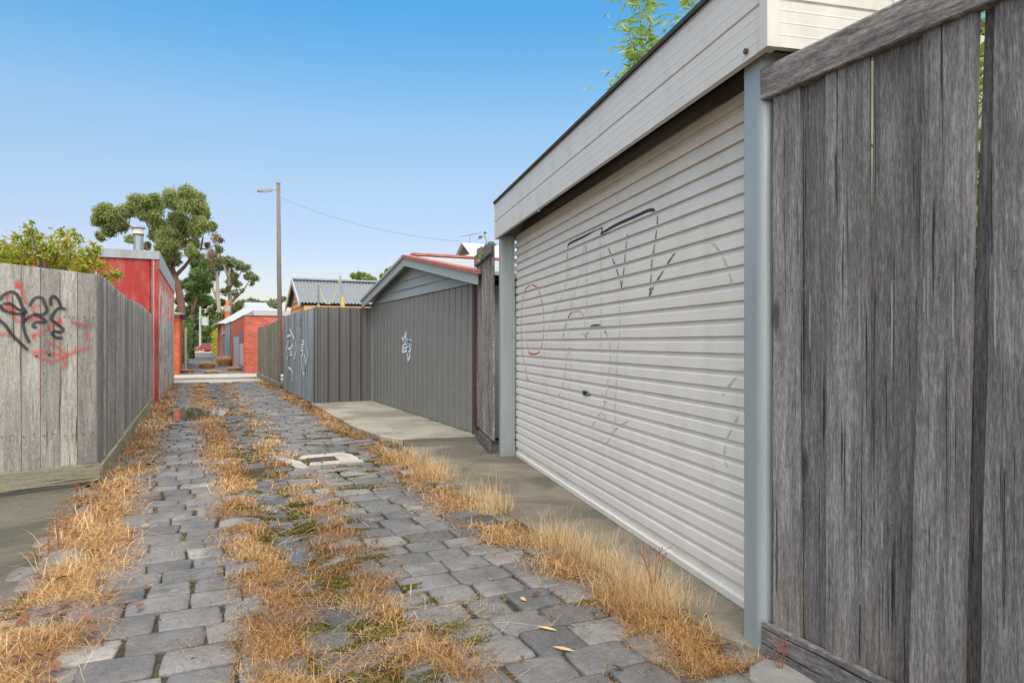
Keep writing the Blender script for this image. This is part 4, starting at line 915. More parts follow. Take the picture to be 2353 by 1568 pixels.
for (s0, s1, s2, s3) in ((-1.22, -.98, -.40, -.40), (-.34, -.34, .52, .52), (.58, .58, .92, 1.48)):
    m = MB(); y_ = lambda z: .005+.3*(z-.95)
    m.add([car_pt(s0, y_(1.02), 1.02), car_pt(s3, y_(1.02), 1.02), car_pt(s2, y_(1.38), 1.38), car_pt(s1, y_(1.38), 1.38), car_pt(s0, .05+y_(1.02), 1.02), car_pt(s3, .05+y_(1.02), 1.02), car_pt(s2, .05+y_(1.38), 1.38), car_pt(s1, .05+y_(1.38), 1.38)], [(0, 1, 2, 3), (7, 6, 5, 4), (0, 4, 5, 1), (2, 6, 7, 3), (1, 5, 6, 2), (3, 7, 4, 0)]); m.build('window', M['glass'], t)
m = MB(); m.tube([car_pt(-.9, .15, 1.52), car_pt(.8, .15, 1.50)], .025, 6); m.build('roof_rail', M['silver'], t)
m = MB(); m.obox(car_pt(-1.57, -.01, .72), Vector((RX, RY, 0))*.3, Vector((FX, FY, 0))*.3, (0, 0, .2)); m.build('tail_light', M['lampred'], t)
for s_ in (-.72, 1.95):
    for w_ in (-.012, 1.59):
        m = MB(); m.tube([car_pt(s_, w_, .32), car_pt(s_, w_+.2, .32)], .33, 18); wh = m.build('wheel', M['black'], t)
        m = MB(); wo = w_-.012 if w_ < 1 else w_+.2; m.tube([car_pt(s_, wo, .32), car_pt(s_, wo+.012, .32)], .23, 12); m.build('rim', M['silver'], wh)

# ------------------------------------------------------------------ vegetation
def leaves(C, n_each, Rr, LL, WW, droop=.3, flat=1.0, seed=0, tone=None, zr=1.0, shell=.5):
    """leaf-shaped quads scattered through clumps C (k,3) of radius Rr (k,)"""
    g = np.random.default_rng(seed); C = np.asarray(C, float); Rr = np.asarray(Rr, float)
    idx = np.repeat(np.arange(len(C)), n_each); N = len(idx)
    d = g.normal(size=(N, 3)); d /= np.linalg.norm(d, axis=1)[:, None]
    rad = (shell+(1-shell)*g.random(N)**.6)*(1+.26*g.normal(size=N)); rad = np.where(g.random(N) < .3, g.random(N), rad)
    p = C[idx]+d*(rad*Rr[idx])[:, None]*np.array([1, 1, zr])
    dr = g.normal(size=(N, 3)); dr[:, 2] -= droop*1.5; dr += d*.6; dr /= np.linalg.norm(dr, axis=1)[:, None]
    sd = np.cross(dr, g.normal(size=(N, 3))); sd /= np.linalg.norm(sd, axis=1)[:, None]
    L = LL*(.6+.8*g.random(N)); W = WW*(.6+.8*g.random(N))
    V = np.stack([p-dr*L[:, None]*.5, p+sd*W[:, None]*.5-dr*L[:, None]*.05, p+dr*L[:, None]*.5, p-sd*W[:, None]*.5-dr*L[:, None]*.05], 1).reshape(-1, 3)
    F = np.arange(N*4).reshape(N, 4)
    ct = g.random(len(C)) if tone is None else np.asarray(tone)
    r = np.clip(.18*g.normal(size=N)+.25+.45*ct[idx]+.05*d[:, 2], 0, 1)  # upper leaves of a clump slightly lighter: top light painted into the tone
    return V, F, np.repeat(r, 4)
def tree(name, label, cat, base, clumps, D, dj, LL, WW, dens, mat, limbs, lmat, seed, droop=.3, zr=1.0, extra=None, shell=.5, group=None, rscale=1.0, sub=0):
    g = np.random.default_rng(seed); t = thing(name, label, cat, base, group)
    C = []; Rr = []
    for (x, y, r) in clumps:
        dd = D+g.uniform(-dj, dj); C.append(P(x, y, dd)); Rr.append(r*rscale*D/FP)
    if sub:
        C2 = []; R2 = []
        for c_, r_ in zip(C, Rr):
            for q_ in range(sub):
                v_ = g.normal(size=3); v_ /= np.linalg.norm(v_); v_[2] = v_[2]*.8+.1
                C2.append(tuple(np.array(c_)+v_*r_*g.uniform(.3, .8))); R2.append(r_*g.uniform(.38, .62))
        C, Rr = C2+list(C), R2+[r_*.72 for r_ in Rr]
    ne = [max(6, int(dens*(rr/max(Rr))**2)) for rr in Rr]
    V, F, rn = leaves(C, ne, Rr, LL, WW, droop, seed=seed, zr=zr, shell=shell)
    fast('crown', V, F, mat, rn, t)
    if extra:
        (c2, m2, d2) = extra; C = [P(x, y, D+g.uniform(-dj, dj)) for x, y, r in c2]; Rr = [r*D/FP for x, y, r in c2]
        V, F, rn = leaves(C, d2, Rr, LL, WW, .9, seed=seed+5); fast('dead_foliage', V, F, m2, rn, t)
    mb = MB()
    for (pts, r0, r1, dof) in limbs:
        n = len(pts); q = []
        for i, pt in enumerate(pts):
            if len(pt) == 2: q.append(P(pt[0], pt[1], D+dof*i/(n-1)))
            else: q.append(pt)
        mb.tube(q, [r0+(r1-r0)*i/(n-1) for i in range(n)], 7)
    mb.build('trunk', lmat, t, smooth=True)
    return t
# big gum tree
z1 = [(780, 260, 75), (755, 330, 60), (880, 300, 85), (820, 410, 58), (900, 370, 65), (990, 260, 60), (1070, 190, 75), (1150, 250, 85), (1180, 170, 60), (1290, 180, 85), (1400, 190, 95), (1470, 160, 75), (1510, 240, 70), (1130, 310, 60), (1350, 310, 70), (1230, 400, 90), (1300, 480, 80), (1400, 390, 80), (1500, 370, 80), (1240, 540, 65), (1270, 620, 45), (1000, 470, 40), (1110, 525, 32), (1170, 450, 60), (760, 455, 35), (930, 580, 28)]
z2 = [(620, 330, 130), (700, 500, 110), (850, 640, 75), (740, 650, 90), (400, 610, 95), (330, 700, 100), (250, 860, 105), (200, 990, 80), (130, 750, 80), (560, 250, 75), (470, 720, 60), (640, 760, 60), (330, 960, 60)]
cl = [(440, 578, 15), (456, 592, 13), (472, 604, 11), (448, 560, 14), (385, 565, 22), (395, 585, 18), (405, 602, 12), (378, 545, 22), (418, 560, 14), (372, 595, 14)]+[(.3031*x, 407+.3031*y, .3031*r) for x, y, r in z1]+[(339.5+.1732*x, 407.4+.1732*y, .1732*r) for x, y, r in z2]
ex = [(339.5+.1732*x, 407.4+.1732*y, .1732*r) for x, y, r in ((900, 810, 70), (960, 830, 40), (830, 1010, 75), (790, 900, 40), (850, 1090, 50), (300, 1080, 40))]
b0 = P(419, 800, 45)[:2]+(-.1,)
tree('gum_tree', 'large spreading gum tree with reddish forked trunk behind the left buildings', 'tree', b0, cl, 45, 1.5, .26, .06, 900, M['gumleaf'],
     [([b0, P(418, 713, 45), P(415, 690, 45), P(408, 652, 45), P(399, 630, 45)], .27, .2, 0), ([(402, 636), (408, 628), (424, 612), (437, 595), (452, 585), (462, 572), (466, 545)], .15, .05, .5), ([(401, 634), (397, 615), (395, 595), (402, 562), (408, 540), (400, 510)], .15, .05, -.4), ([(399, 632), (385, 610), (365, 600), (345, 580), (330, 560), (300, 520), (270, 490)], .13, .03, -1), ([(437, 595), (427, 580), (424, 565), (434, 550), (436, 530), (450, 500)], .1, .03, .8), ([(462, 572), (480, 570), (500, 560)], .05, .02, .3), ([(425, 569), (415, 552), (410, 540)], .05, .02, 0), ([(434, 550), (460, 545), (466, 540)], .04, .02, .3), ([(395, 595), (375, 565), (350, 540), (330, 500), (320, 470)], .07, .02, .6), ([(402, 562), (420, 530), (440, 490), (450, 460)], .06, .02, 0), ([(412, 692), (400, 688), (396, 690)], .08, .04, 0)], M['bark'], 3, .6, extra=(ex, M['brownleaf'], 150), sub=9, shell=.3, rscale=1.08)
# lush mass under it
def tree_far(seed, label, name, cl, D, mat, LL, WW, dens, trunk, lmat, droop=.2, dj=2.5, r=.3, cat='tree', group=None):
    x = trunk[0][0][0]; b = P(x, 805, D)[:2]+(-.4 if D > 60 else 0,)
    lim = [([b]+[P(px, py, D) for px, py in tr], r if i == 0 else r*.6, r*.25, 0) if i == 0 else (tr, r*.6, r*.15, .5) for i, tr in enumerate(trunk)]
    return tree(name, label, cat, b, cl, D, dj, LL, WW, dens, mat, lim, lmat, seed, droop, group=group, sub=6, shell=.3)
tree_far(21, 'dense bright green tree beneath the large gum tree', 'leafy_tree', [(408, 690, 11), (411, 715, 10), (430, 655, 16), (448, 632, 17), (462, 615, 15), (440, 685, 18), (452, 660, 18), (468, 640, 16), (425, 715, 16), (440, 712, 14), (428, 742, 15), (440, 742, 12), (436, 768, 13), (426, 775, 12), (456, 688, 15), (474, 688, 12), (470, 668, 13), (440, 786, 10), (480, 655, 11), (445, 605, 11)], 62, M['lushleaf'], .34, .11, 500, [[(440, 770), (442, 700)], [(442, 720), (455, 670)]], M['bark'])
tree_far(22, 'dark round bushy tree behind the power pole', 'leafy_tree', [(470, 765, 16), (485, 760, 16), (478, 780, 16), (492, 778, 14), (465, 780, 12), (480, 745, 14), (495, 755, 12), (455, 785, 12), (470, 792, 10), (488, 792, 10)], 138, M['lushleaf'], .8, .28, 300, [[(480, 780), (480, 760)]], M['bark'])
# tall distant gums
tree_far(31, 'tall open crowned gum with bare pale trunks, far right of the tree group', 'gum_tree', [(339.5+.1732*x, 407.4+.1732*y, .1732*r) for x, y, r in ((1010, 1090, 75), (1100, 1130, 95), (1190, 1170, 85), (1280, 1200, 70), (1350, 1310, 70), (1420, 1330, 60), (1300, 1330, 45), (1150, 1310, 65), (1080, 1400, 70), (1200, 1420, 55), (1380, 1410, 45), (1080, 1230, 75), (1000, 1200, 60), (1150, 1400, 50), (1010, 1520, 60), (1130, 1540, 60), (1250, 1500, 30), (1060, 1490, 50))], 150, M['fargum'], .9, .24, 150, [[(529, 700), (527, 660), (526, 630), (530, 605)], [(527, 660), (545, 640), (556, 620)], [(530, 695), (560, 665), (575, 640)], [(526, 640), (518, 620), (512, 605)]], M['palebark'], .4, 4, .6)
tree_far(32, 'slender gum with high thin crown, middle of the tree group', 'gum_tree', [(339.5+.1732*x, 407.4+.1732*y, .1732*r) for x, y, r in ((950, 970, 65), (920, 1050, 60), (960, 1110, 55), (880, 1180, 75), (900, 1280, 60), (820, 1240, 80), (840, 1330, 70), (960, 1200, 50), (760, 1150, 75), (700, 1220, 80), (650, 1290, 80), (720, 1330, 70), (620, 1200, 60))], 140, M['fargum'], .9, .24, 160, [[(505, 720), (500, 680), (499, 640), (497, 610), (503, 580)], [(500, 690), (485, 655), (480, 630)]], M['palebark'], .4, 4, .55)
tree_far(33, 'low grey green bushy tree behind the white hipped roof', 'leafy_tree', [(545, 705, 14), (560, 700, 16), (575, 695, 14), (588, 695, 10), (535, 715, 12), (600, 700, 9), (520, 720, 14), (508, 725, 14)], 120, M['fargum'], .8, .25, 160, [[(550, 740), (552, 705)]], M['palebark'])
tree_far(34, 'pale sparse tree just left of the lamp pole', 'leafy_tree', [(612, 702, 11), (625, 697, 11), (636, 700, 9), (622, 710, 12), (645, 690, 7), (652, 685, 7)], 110, M['fargum'], .7, .22, 70, [[(622, 740), (622, 705)]], M['palebark'])
tree_far(35, 'small dark tree behind the ridge of the cedar shed', 'leafy_tree', [(812, 634, 8), (824, 630, 9), (836, 632, 9), (848, 638, 9), (858, 642, 8), (842, 646, 10), (825, 644, 9)], 75, M['gumleaf'], .38, .12, 120, [[(835, 700), (835, 645)]], M['bark'])
tree_far(36, 'dark treetop showing above the left roof slope of the gabled garage', 'leafy_tree', [(880, 634, 9), (890, 624, 9), (900, 618, 8), (888, 640, 9), (905, 628, 8)], 60, M['gumleaf'], .32, .1, 120, [[(890, 690), (890, 640)]], M['bark'])
tree_far(37, 'small dark treetop behind the silver parapet of the red building', 'leafy_tree', [(270, 583, 6), (280, 581, 7), (290, 584, 6)], 60, M['gumleaf'], .3, .1, 130, [[(280, 640), (280, 590)]], M['bark'])
tree_far(38, 'row of tall dark trees closing the street beyond the power pole', 'leafy_tree', [(480, 690, 14), (495, 702, 12), (468, 700, 15), (508, 695, 11), (455, 715, 15), (430, 740, 22), (450, 750, 22), (470, 735, 20), (490, 740, 18), (505, 745, 16), (440, 780, 18), (460, 780, 16), (425, 785, 14), (500, 775, 14), (485, 720, 16)], 170, M['lushleaf'], 1.1, .4, 250, [[(465, 790), (465, 750)]], M['bark'])
# hedge strip on the right at the end
t = thing('hedge', 'narrow bright green hedge against the brick house by the street', 'hedge', (1.6, 95, -.4))
C = [(2.75+random.uniform(-.2, .2), 74+k*1.9, z) for k in range(14) for z in (.2, .9, 1.6, 2.3)]
V, F, rn = leaves(C, 70, [.6]*len(C), .28, .12, .1, seed=77, tone=[min(1, .6+.4*random.random()) for _ in C]); fast('foliage', V, F, M['shrubleaf'], rn, t)
for k in range(6): mb = MB(); mb.tube([(2.75, 75+k*4.5, -.5), (2.75, 75+k*4.5, 2.0)], .06, 5); mb.build('stem', M['twig'], t)
# ivy on the far left fence
t = thing('vine', 'green vine hanging over the dim fence past the orange outbuilding', 'vine', (-.3, 40, 0))
C = [(-.38+random.uniform(-.08, .1), 38+random.uniform(0, 6), random.uniform(.2, 2.2)) for k in range(26)]
V, F, rn = leaves(C, 40, [.35]*len(C), .13, .08, .3, seed=78); fast('foliage', V, F, M['lushleaf'], rn, t)
for pp in ([(-.37, 38.6, 0), (-.37, 39.2, 1.2), (-.4, 40.5, 2)], [(-.37, 41.6, 0), (-.37, 41.2, 1.2), (-.4, 42, 2)]): mb = MB(); mb.tube(pp, .02, 5); mb.build('stem', M['twig'], t)

# shrub above the left fence
cl = [(20, 575, 30), (62, 560, 30), (70, 530, 17), (75, 512, 8), (110, 575, 36), (150, 560, 26), (140, 535, 12), (168, 540, 16), (200, 590, 26), (45, 600, 36), (100, 605, 38), (150, 610, 36), (190, 615, 30), (222, 575, 16), (212, 560, 10), (228, 610, 18), (240, 640, 18), (262, 628, 14), (275, 632, 8), (250, 655, 12), (10, 590, 30), (-40, 560, 40), (-40, 600, 40), (35, 545, 10), (90, 545, 14), (182, 555, 10), (120, 640, 35), (60, 640, 35), (180, 645, 28)]
b0 = P(110, 800, 8.3)[:2]+(0,)
b0 = (-1.75, 8.6, 0)
tree('shrub', 'yellow green leafy shrub rising above the graffitied fence', 'shrub', b0, cl, 8.2, .35, .062, .024, 480, M['shrubleaf'],
     [([b0, P(105, 640, 8.25), P(100, 600, 8.2)], .04, .02, 0), ([(105, 650), (85, 580), (72, 530), (74, 508)], .015, .004, 0), ([(105, 650), (130, 590), (140, 535), (143, 525)], .014, .003, .1), ([(110, 655), (160, 600), (172, 545)], .014, .003, -.1), ([(110, 660), (190, 620), (215, 565), (222, 555)], .014, .003, .1), ([(115, 665), (220, 640), (268, 625), (282, 632)], .013, .003, 0), ([(100, 650), (40, 590), (10, 570)], .014, .003, 0), ([(100, 620), (80, 560), (88, 540)], .01, .003, 0)], M['twig'], 41, .0, shell=.3)

# bamboo behind the roller door garage and behind the near fence
def bamboo(label, base, stems, seed, n_leaf, LL=.13, zmin=0, zmax=9, spread=.32, xmin=-99):
    g = np.random.default_rng(seed); t = thing('bamboo', label, 'bamboo', base); mb = MB(); Vs = []; rs = []
    for (pts, r0) in stems:
        pts = [Vector(p_) for p_ in pts]; mb.tube(pts, [r0*(1-.8*i/(len(pts)-1)) for i in range(len(pts))], 6)
        for k in range(n_leaf):
            f = g.random()**.8*(len(pts)-1); i = min(int(f), len(pts)-2); p_ = pts[i].lerp(pts[i+1], f-i)
            if not zmin < p_.z < zmax: continue
            c = np.array(p_)+np.clip(g.normal(size=3), -1.3, 1.3)*spread*np.array([1, 1, .6])*g.random()
            for q in range(3):
                d = g.normal(size=3); d[2] = -abs(d[2])*.8; d /= np.linalg.norm(d); s_ = np.cross(d, g.normal(size=3)); s_ /= np.linalg.norm(s_)
                L = LL*(.6+.7*g.random()); W = L*.085
                if min(c[0], (c+d*L)[0])-.03 < xmin: continue
                Vs += [c, c+d*L*.3+s_*W, c+d*L, c+d*L*.3-s_*W]; rs += [np.clip(.42+.22*g.normal(), 0, 1)]*4
    fast('foliage', np.array(Vs), np.arange(len(Vs)).reshape(-1, 4), M['bambooleaf'], rs, t)
    mb.build('cane', M['cane'], t, smooth=True)
def stem(x0, y0, tx, ty, zt, bend=.3, n=8):
    return [(x0+(tx-x0)*(f**2), y0+(ty-y0)*(f**2), zt*f) for f in [i/(n-1) for i in range(n)]]
bq = P(1480, 100, 9.5)
st = []
for (x, y) in ((1440, 40), (1465, -30), (1490, -60), (1455, 95), (1425, 165), (1470, 120), (1500, 60)):
    q = P(x, y, 9.4); st.append((stem(bq[0]+.2, bq[1], q[0], q[1], q[2]), .012))
for (x, y) in ((1580, -10), (1600, -60)):
    q = P(x, y, 9.4); st.append((stem(bq[0]+.6, bq[1]-.2, q[0], q[1], q[2]), .012))
bamboo('tall bamboo clump rising above the fascia of the roller door garage', (bq[0]+.3, bq[1], 0), st, 51, 300, .16, 4.3, 9, .28)
st = []
for k in range(16):
    x0, y0 = random.uniform(2.9, 3.8), random.uniform(.3, 2.0)
    st.append((stem(x0, y0, x0+random.uniform(-.4, .4), y0+random.uniform(-.3, .4), random.uniform(2.1, 3.1)), .009))
for k in range(14):
    x0, y0 = random.uniform(2.4, 2.9), random.uniform(.9, 1.85)
    st.append((stem(x0, y0, x0+random.uniform(-.1, .3), y0+random.uniform(-.2, .1), random.uniform(1.9, 2.9)), .007))
bamboo('leafy bamboo glimpsed through gaps in the close paling fence', (3.3, 1.2, 0), st, 52, 150, .13, .5, 2.9, .3, 2.23)
st = []
for (x, y) in ((2095, 8), (2110, -20), (2125, -30)):
    q = P(x, y, 5.2); st.append((stem(q[0]+.3, q[1]-.3, q[0], q[1], q[2]), .01))
bamboo('bamboo tips beside the end of the grey fascia return', (4.9, 3.2, 0), st, 53, 30, .13, 2.6, 9, .2)
# vine sprig on the timber stub
t = thing('vine', 'small yellow green vine sprig climbing over the splintered timber fence', 'vine', (3.2, 7.5, 2.2))
mb = MB(); vp = [P(1107, 640, 8.3), P(1104, 600, 8.2), P(1110, 570, 8.1), P(1118, 555, 7.9), P(1112, 540, 7.9), P(1106, 545, 7.9)]
mb.tube(vp, .004, 5); mb.build('stem', M['twig'], t)
V = []; rs = []
for (x, y, r, c) in ((1103, 545, 6, .3), (1114, 535, 5, .3), (1132, 557, 4, .35), (1138, 562, 4, .3), (1105, 572, 6, .5), (1102, 588, 6, .7), (1099, 598, 5, .85), (1108, 580, 5, .4)):
    c0 = np.array(P(x, y, 7.95)); d = np.array([.4+random.uniform(-.4, .4), -.3, random.uniform(-.8, .4)]); d /= np.linalg.norm(d); s_ = np.cross(d, [.3, .9, .2]); s_ /= np.linalg.norm(s_); L = r*2*8/FP
    V += [c0-d*L*.5, c0+s_*L*.4, c0+d*L*.5, c0-s_*L*.4]; rs += [c]*4
fast('foliage', np.array(V), np.arange(len(V)).reshape(-1, 4), M['shrubleaf'], rs, t)

# ------------------------------------------------------------------ grass
def blades(X, Y, Z, L, lean, az, W, rn, curl):
    n = len(X); hx, hy = np.cos(az), np.sin(az); sx, sy = -hy, hx
    B = np.stack([X, Y, Z], 1); S = np.stack([sx, sy, np.zeros(n)], 1)*W[:, None]*.5; Hh = np.stack([hx, hy, np.zeros(n)], 1); U = np.array([0, 0, 1.0])
    m1 = B+(Hh*np.sin(lean)[:, None]+U*np.cos(lean)[:, None])*(L*.5)[:, None]
    l2 = np.minimum(lean+curl, 1.75)
    tp = m1+(Hh*np.sin(l2)[:, None]+U*np.cos(l2)[:, None])*(L*.5)[:, None]
    tp[:, 2] = np.maximum(tp[:, 2], Z+.004); m1[:, 2] = np.maximum(m1[:, 2], Z+.003)
    V = np.stack([B-S, B+S, m1-S*.8, m1+S*.8, tp], 1).reshape(-1, 3)
    o = np.arange(n)[:, None]*5
    F = np.concatenate([o+np.array([[0, 1, 3]]), o+np.array([[0, 3, 2]]), o+np.array([[2, 3, 4]])])
    return V, F, np.repeat(rn, 5)
GZ = np.vectorize(gz)
NOI = np.vectorize(lambda x, y, s, k: mnoise.noise((x*s+k, y*s, k*1.3)))
def strip(name, label, mat, xc, hw, y0, y1, N, Lm, leanm, seed, patch=.0, pscale=2.0, falloff=1.3, zoff=0.0, wmul=1.0, tuft=0, cov=None):
    """xc(y), hw(y): centre and half width of the strip; more blades where it is nearer"""
    g = np.random.default_rng(seed)
    u = g.random(N*3); k = falloff
    Y = (y0**(1-k)+(y1**(1-k)-y0**(1-k))*u)**(1/(1-k)) if abs(k-1) > 1e-3 else y0*(y1/y0)**u
    X = np.array([xc(y) for y in Y])+np.array([hw(y) for y in Y])*np.clip(g.normal(size=N*3)*.5, -1.15, 1.15)
    w = NOI(X, Y, pscale, seed*.37)+g.normal(size=N*3)*.08 > patch
    X, Y = X[w][:N], Y[w][:N]; n = len(X)
    if tuft:
        ti = np.round(X*tuft)/tuft; tj = np.round(Y*tuft)/tuft; X = ti+(X-ti)*.35+.05*np.sin(tj*91); Y = tj+(Y-tj)*.35
    Z = GZ(X, Y)+zoff
    Dd = X*FX+Y*FY
    W = np.maximum(.0016, .00055*Dd)*(.7+.8*g.random(n))*wmul
    lean = np.clip(leanm+.35*g.normal(size=n), .05, 1.5); L = Lm*(.45+.9*g.random(n))*np.clip(1+.4*g.normal(size=n), .5, 2)
    rn = np.clip(.5+.27*g.normal(size=n)+.5*NOI(X, Y, 1.3, 4.4), 0, 1)
    V, F, r = blades(X, Y, Z, L, lean, g.random(n)*6.283, W, rn, .3+.5*g.random(n))
    return tag(fast(name, V, F, mat, r), label, 'grass', kind='stuff')
lx = lambda y: -.60+.03*math.sin(y*1.7); lw = lambda y: .25 if y < 9 else .25
strip('dry_grass', 'matted dry straw along the left edge of the alley', M['straw'], lx, lw, 2.2, 23, 40000, .105, 1.46, 61, -.22, 2.8)
strip('dry_grass', 'upright thin dry stalks along the left edge of the alley', M['palestraw'], lx, lw, 2.2, 15, 1500, .13, .8, 62, -.05, 2.5)
strip('dry_grass', 'orange dry grass in the strip left of the middle gutter', M['straw'], lambda y: .31-.012*max(0, y-6)+.03*math.sin(y*2.1), lambda y: .13+.009*y if y < 12 else .27, 2.0, 23, 38000, .05, 1.0, 63, -.24, 3.8, falloff=1.2)
strip('dry_grass', 'tufts of dry grass in the joints right of the middle gutter', M['straw'], lambda y: .84+.03*math.sin(y*1.3), lambda y: .20+.004*y, 2.0, 23, 15000, .05, .9, 64, .03, 4.2, falloff=1.25)
rxv = lambda y: 1.86+.05*math.sin(y*1.1)+(.12 if y > 8 else 0)+(.0 if y > 3 else -.04)
strip('dry_grass', 'orange matted grass along the right edge of the alley', M['straw'], rxv, lambda y: .19 if y < 8 else .2, 2.0, 26, 28000, .075, 1.2, 65, -.2, 2.8, falloff=1.45)
strip('seed_grass', 'pale feathery seeding grass beside the roller door apron', M['palestraw'], lambda y: 1.98+.02*y*.2, lambda y: .19, 2.5, 8.2, 6500, .17, .6, 66, .05, 2.4, falloff=1.0, wmul=.5)
strip('dry_grass', 'thin scatter of straw over the bluestone joints', M['straw'], lambda y: .7, lambda y: 1.3, 2.0, 20, 9000, .05, 1.4, 67, .08, 3.0)
strip('green_grass', 'small fresh green shoots between the stones', M['greengrass'], lambda y: .8, lambda y: 1.4, 2.2, 16, 2200, .05, .6, 68, .22, 2.2, tuft=9)
strip('dry_grass', 'straw in the middle of the alley close to the camera', M['straw'], lambda y: .62+.1*math.sin(y*3), lambda y: .34, 1.9, 4.2, 2600, .07, 1.48, 69, .05, 4.2)
strip('straw_strands', 'long loose straw strands lying across the middle of the alley', M['palestraw'], lambda y: .65, lambda y: .5, 2.0, 9, 900, .17, 1.52, 70, -.15, 2.0)
# far tufts beyond the lane
def tuft(label, c, r, h, n, seed):
    g = np.random.default_rng(seed); th = g.random(n)*6.283; rr = r*np.sqrt(g.random(n)); X = c[0]+rr*np.cos(th); Y = c[1]+rr*np.sin(th)*1.6
    V, F, q = blades(X, Y, np.full(n, c[2]), h*(.6+.6*g.random(n)), np.clip(.5*rr/r+.2*g.normal(size=n), 0, 1.4), th, np.full(n, .022), np.clip(.6+.2*g.normal(size=n), 0, 1), .4+.4*g.random(n))
    tag(fast('grass_tuft', V-np.array(c), F, M['palestraw'], q), label, 'grass', 'dry grass tufts past the lane').location = c
tuft('wide tuft of dry grass in the middle of the far alley', (.62, 38, 0), .38, .34, 700, 71)
tuft('bushy tuft of dry grass against the far brick garage wall', (1.62, 42, -.03), .38, .6, 800, 72)
tuft('low dry grass patch at the foot of the orange outbuilding', (-.25, 32, 0), .25, .15, 600, 73)
tuft('low dry grass patch at the near corner of the red brick garage', (1.65, 33, 0), .25, .2, 600, 74)
tuft('flat dry grass patch just past the crossing lane', (.7, 30.8, 0), .3, .13, 600, 75)
# moss cushions: dense olive fuzz in the joints
g = np.random.default_rng(81); MX = []; MY = []; MZ = []
spots = [(.86, .22, 2.1, 11, 95), (.38, .16, 2.1, 12, 80), (1.84, .14, 2.0, 10, 50), (-.45, .2, 10.5, 16, 40), (.62, .25, 2.0, 4.2, 60), (1.5, .3, 5.8, 9.5, 30), (.6, .3, 10, 20, 40)]
for (xc, hw, ya, yb, n) in spots:
    for k in range(n):
        cx_, cy_ = xc+g.uniform(-hw, hw), ya*(yb/ya)**g.random(); rr = g.uniform(.02, .085); m = 420
        th = 6.283*g.random(m); q = rr*np.sqrt(g.random(m))*(1+.4*np.sin(3*th+k)); MX.append(cx_+1.7*q*np.cos(th)); MY.append(cy_+.7*q*np.sin(th))
MX = np.concatenate(MX); MY = np.concatenate(MY); MZ = GZ(MX, MY)-.006; n = len(MX); Dd = MX*FX+MY*FY
V, F, r = blades(MX, MY, MZ, g.uniform(.008, .022, n), np.clip(.5+.4*g.normal(size=n), 0, 1.4), g.random(n)*6.283, np.maximum(.003, .0011*Dd), np.clip(.4+.25*g.normal(size=n)+.3*NOI(MX, MY, 3, 2.2), 0, 1), np.full(n, .4))
tag(fast('moss', V, F, M['mossfuzz'], r), 'olive moss cushions in the joints of the bluestone', 'moss', kind='stuff')
# leaf litter
g = np.random.default_rng(91); V = []; rs = []
for k in range(1500):
    q = g.random()
    if q < .45: x, y = -.62+g.normal()*.16, 2.3*(6)**g.random()
    elif q < .7: x, y = 1.8+g.normal()*.2, 2.0*(5)**g.random()
    else: x, y = g.uniform(-.5, 1.8), 2.1*(6)**g.random()
    L = (g.uniform(.03, .075)*(1.2 if q < .45 else .7)) if k < 300 else g.uniform(.008, .022); az = g.random()*6.283; c = np.array([x, y, gz(x, y)+.016+.012*(q < .45)]); d = np.array([math.cos(az), math.sin(az), g.normal()*.2]); s_ = np.array([-math.sin(az), math.cos(az), g.normal()*.35]); W = L*.24
    V += [c-d*L*.5, c+s_*W-d*L*.05+[0, 0, .006], c+d*L*.5, c-s_*W-d*L*.05+[0, 0, .004]]; rs += [np.clip(.4+.3*g.normal(), 0, 1)]*4
tag(fast('leaf_litter', np.array(V), np.arange(len(V)).reshape(-1, 4), M['deadleaf'], rs), 'scattered red brown fallen leaves on the alley', 'leaves', kind='stuff')
# individual weeds
def weed(label, base, h, n, seed, spread=.35):
    g = random.Random(seed); t = thing('weed', label, 'weed', base, 'dry weed stalks'); mb = MB(); b = Vector(base); sp = []
    for k in range(n):
        az = g.uniform(0, 6.28); tp = b+Vector((math.cos(az)*h*spread*g.random(), math.sin(az)*h*spread*g.random(), h*g.uniform(.65, 1))); m1 = b.lerp(tp, .5)+Vector((g.uniform(-.02, .02), g.uniform(-.02, .02), 0))
        mb.tube([b, m1, tp], [.0028, .0022, .0014], 5)
        for q in range(4):
            f = g.uniform(.45, 1); c = m1.lerp(tp, f); e = c+Vector((g.uniform(-.05, .05), g.uniform(-.05, .05), g.uniform(.01, .06)))*(h/.3); mb.tube([c, e], [.0014, .0009], 4); sp.append(e)
    mb.build('stem', M['redstem'], t); mb = MB()
    for e in sp: mb.tube([e-Vector((0, 0, .004)), e, e+Vector((0, 0, .006))], [.001, .0035, .001], 5)
    mb.build('seed_head', M['redstem'], t)
weed('red stemmed dead weed against the roller door apron', (2.07, 2.77, 0), .27, 6, 1)
weed('reddish dead weed stalk at the edge of the mossy slab', (-.75, 4.95, 0), .25, 3, 2, .2)
weed('shorter dead weed stalk beside the mossy slab edge', (-.77, 4.75, 0), .16, 2, 3, .2)
weed('tall dead weed stalk at the left edge, nearest of the weeds', (-.70, 3.12, 0), .34, 2, 4, .2)
weed('thin dead weed below the corner of the graffitied fence', (-.82, 6.3, 0), .16, 3, 5, .3)
weed('small orange weed at the foot of the close paling fence', (2.02, 1.92, 0), .12, 4, 6, .4)

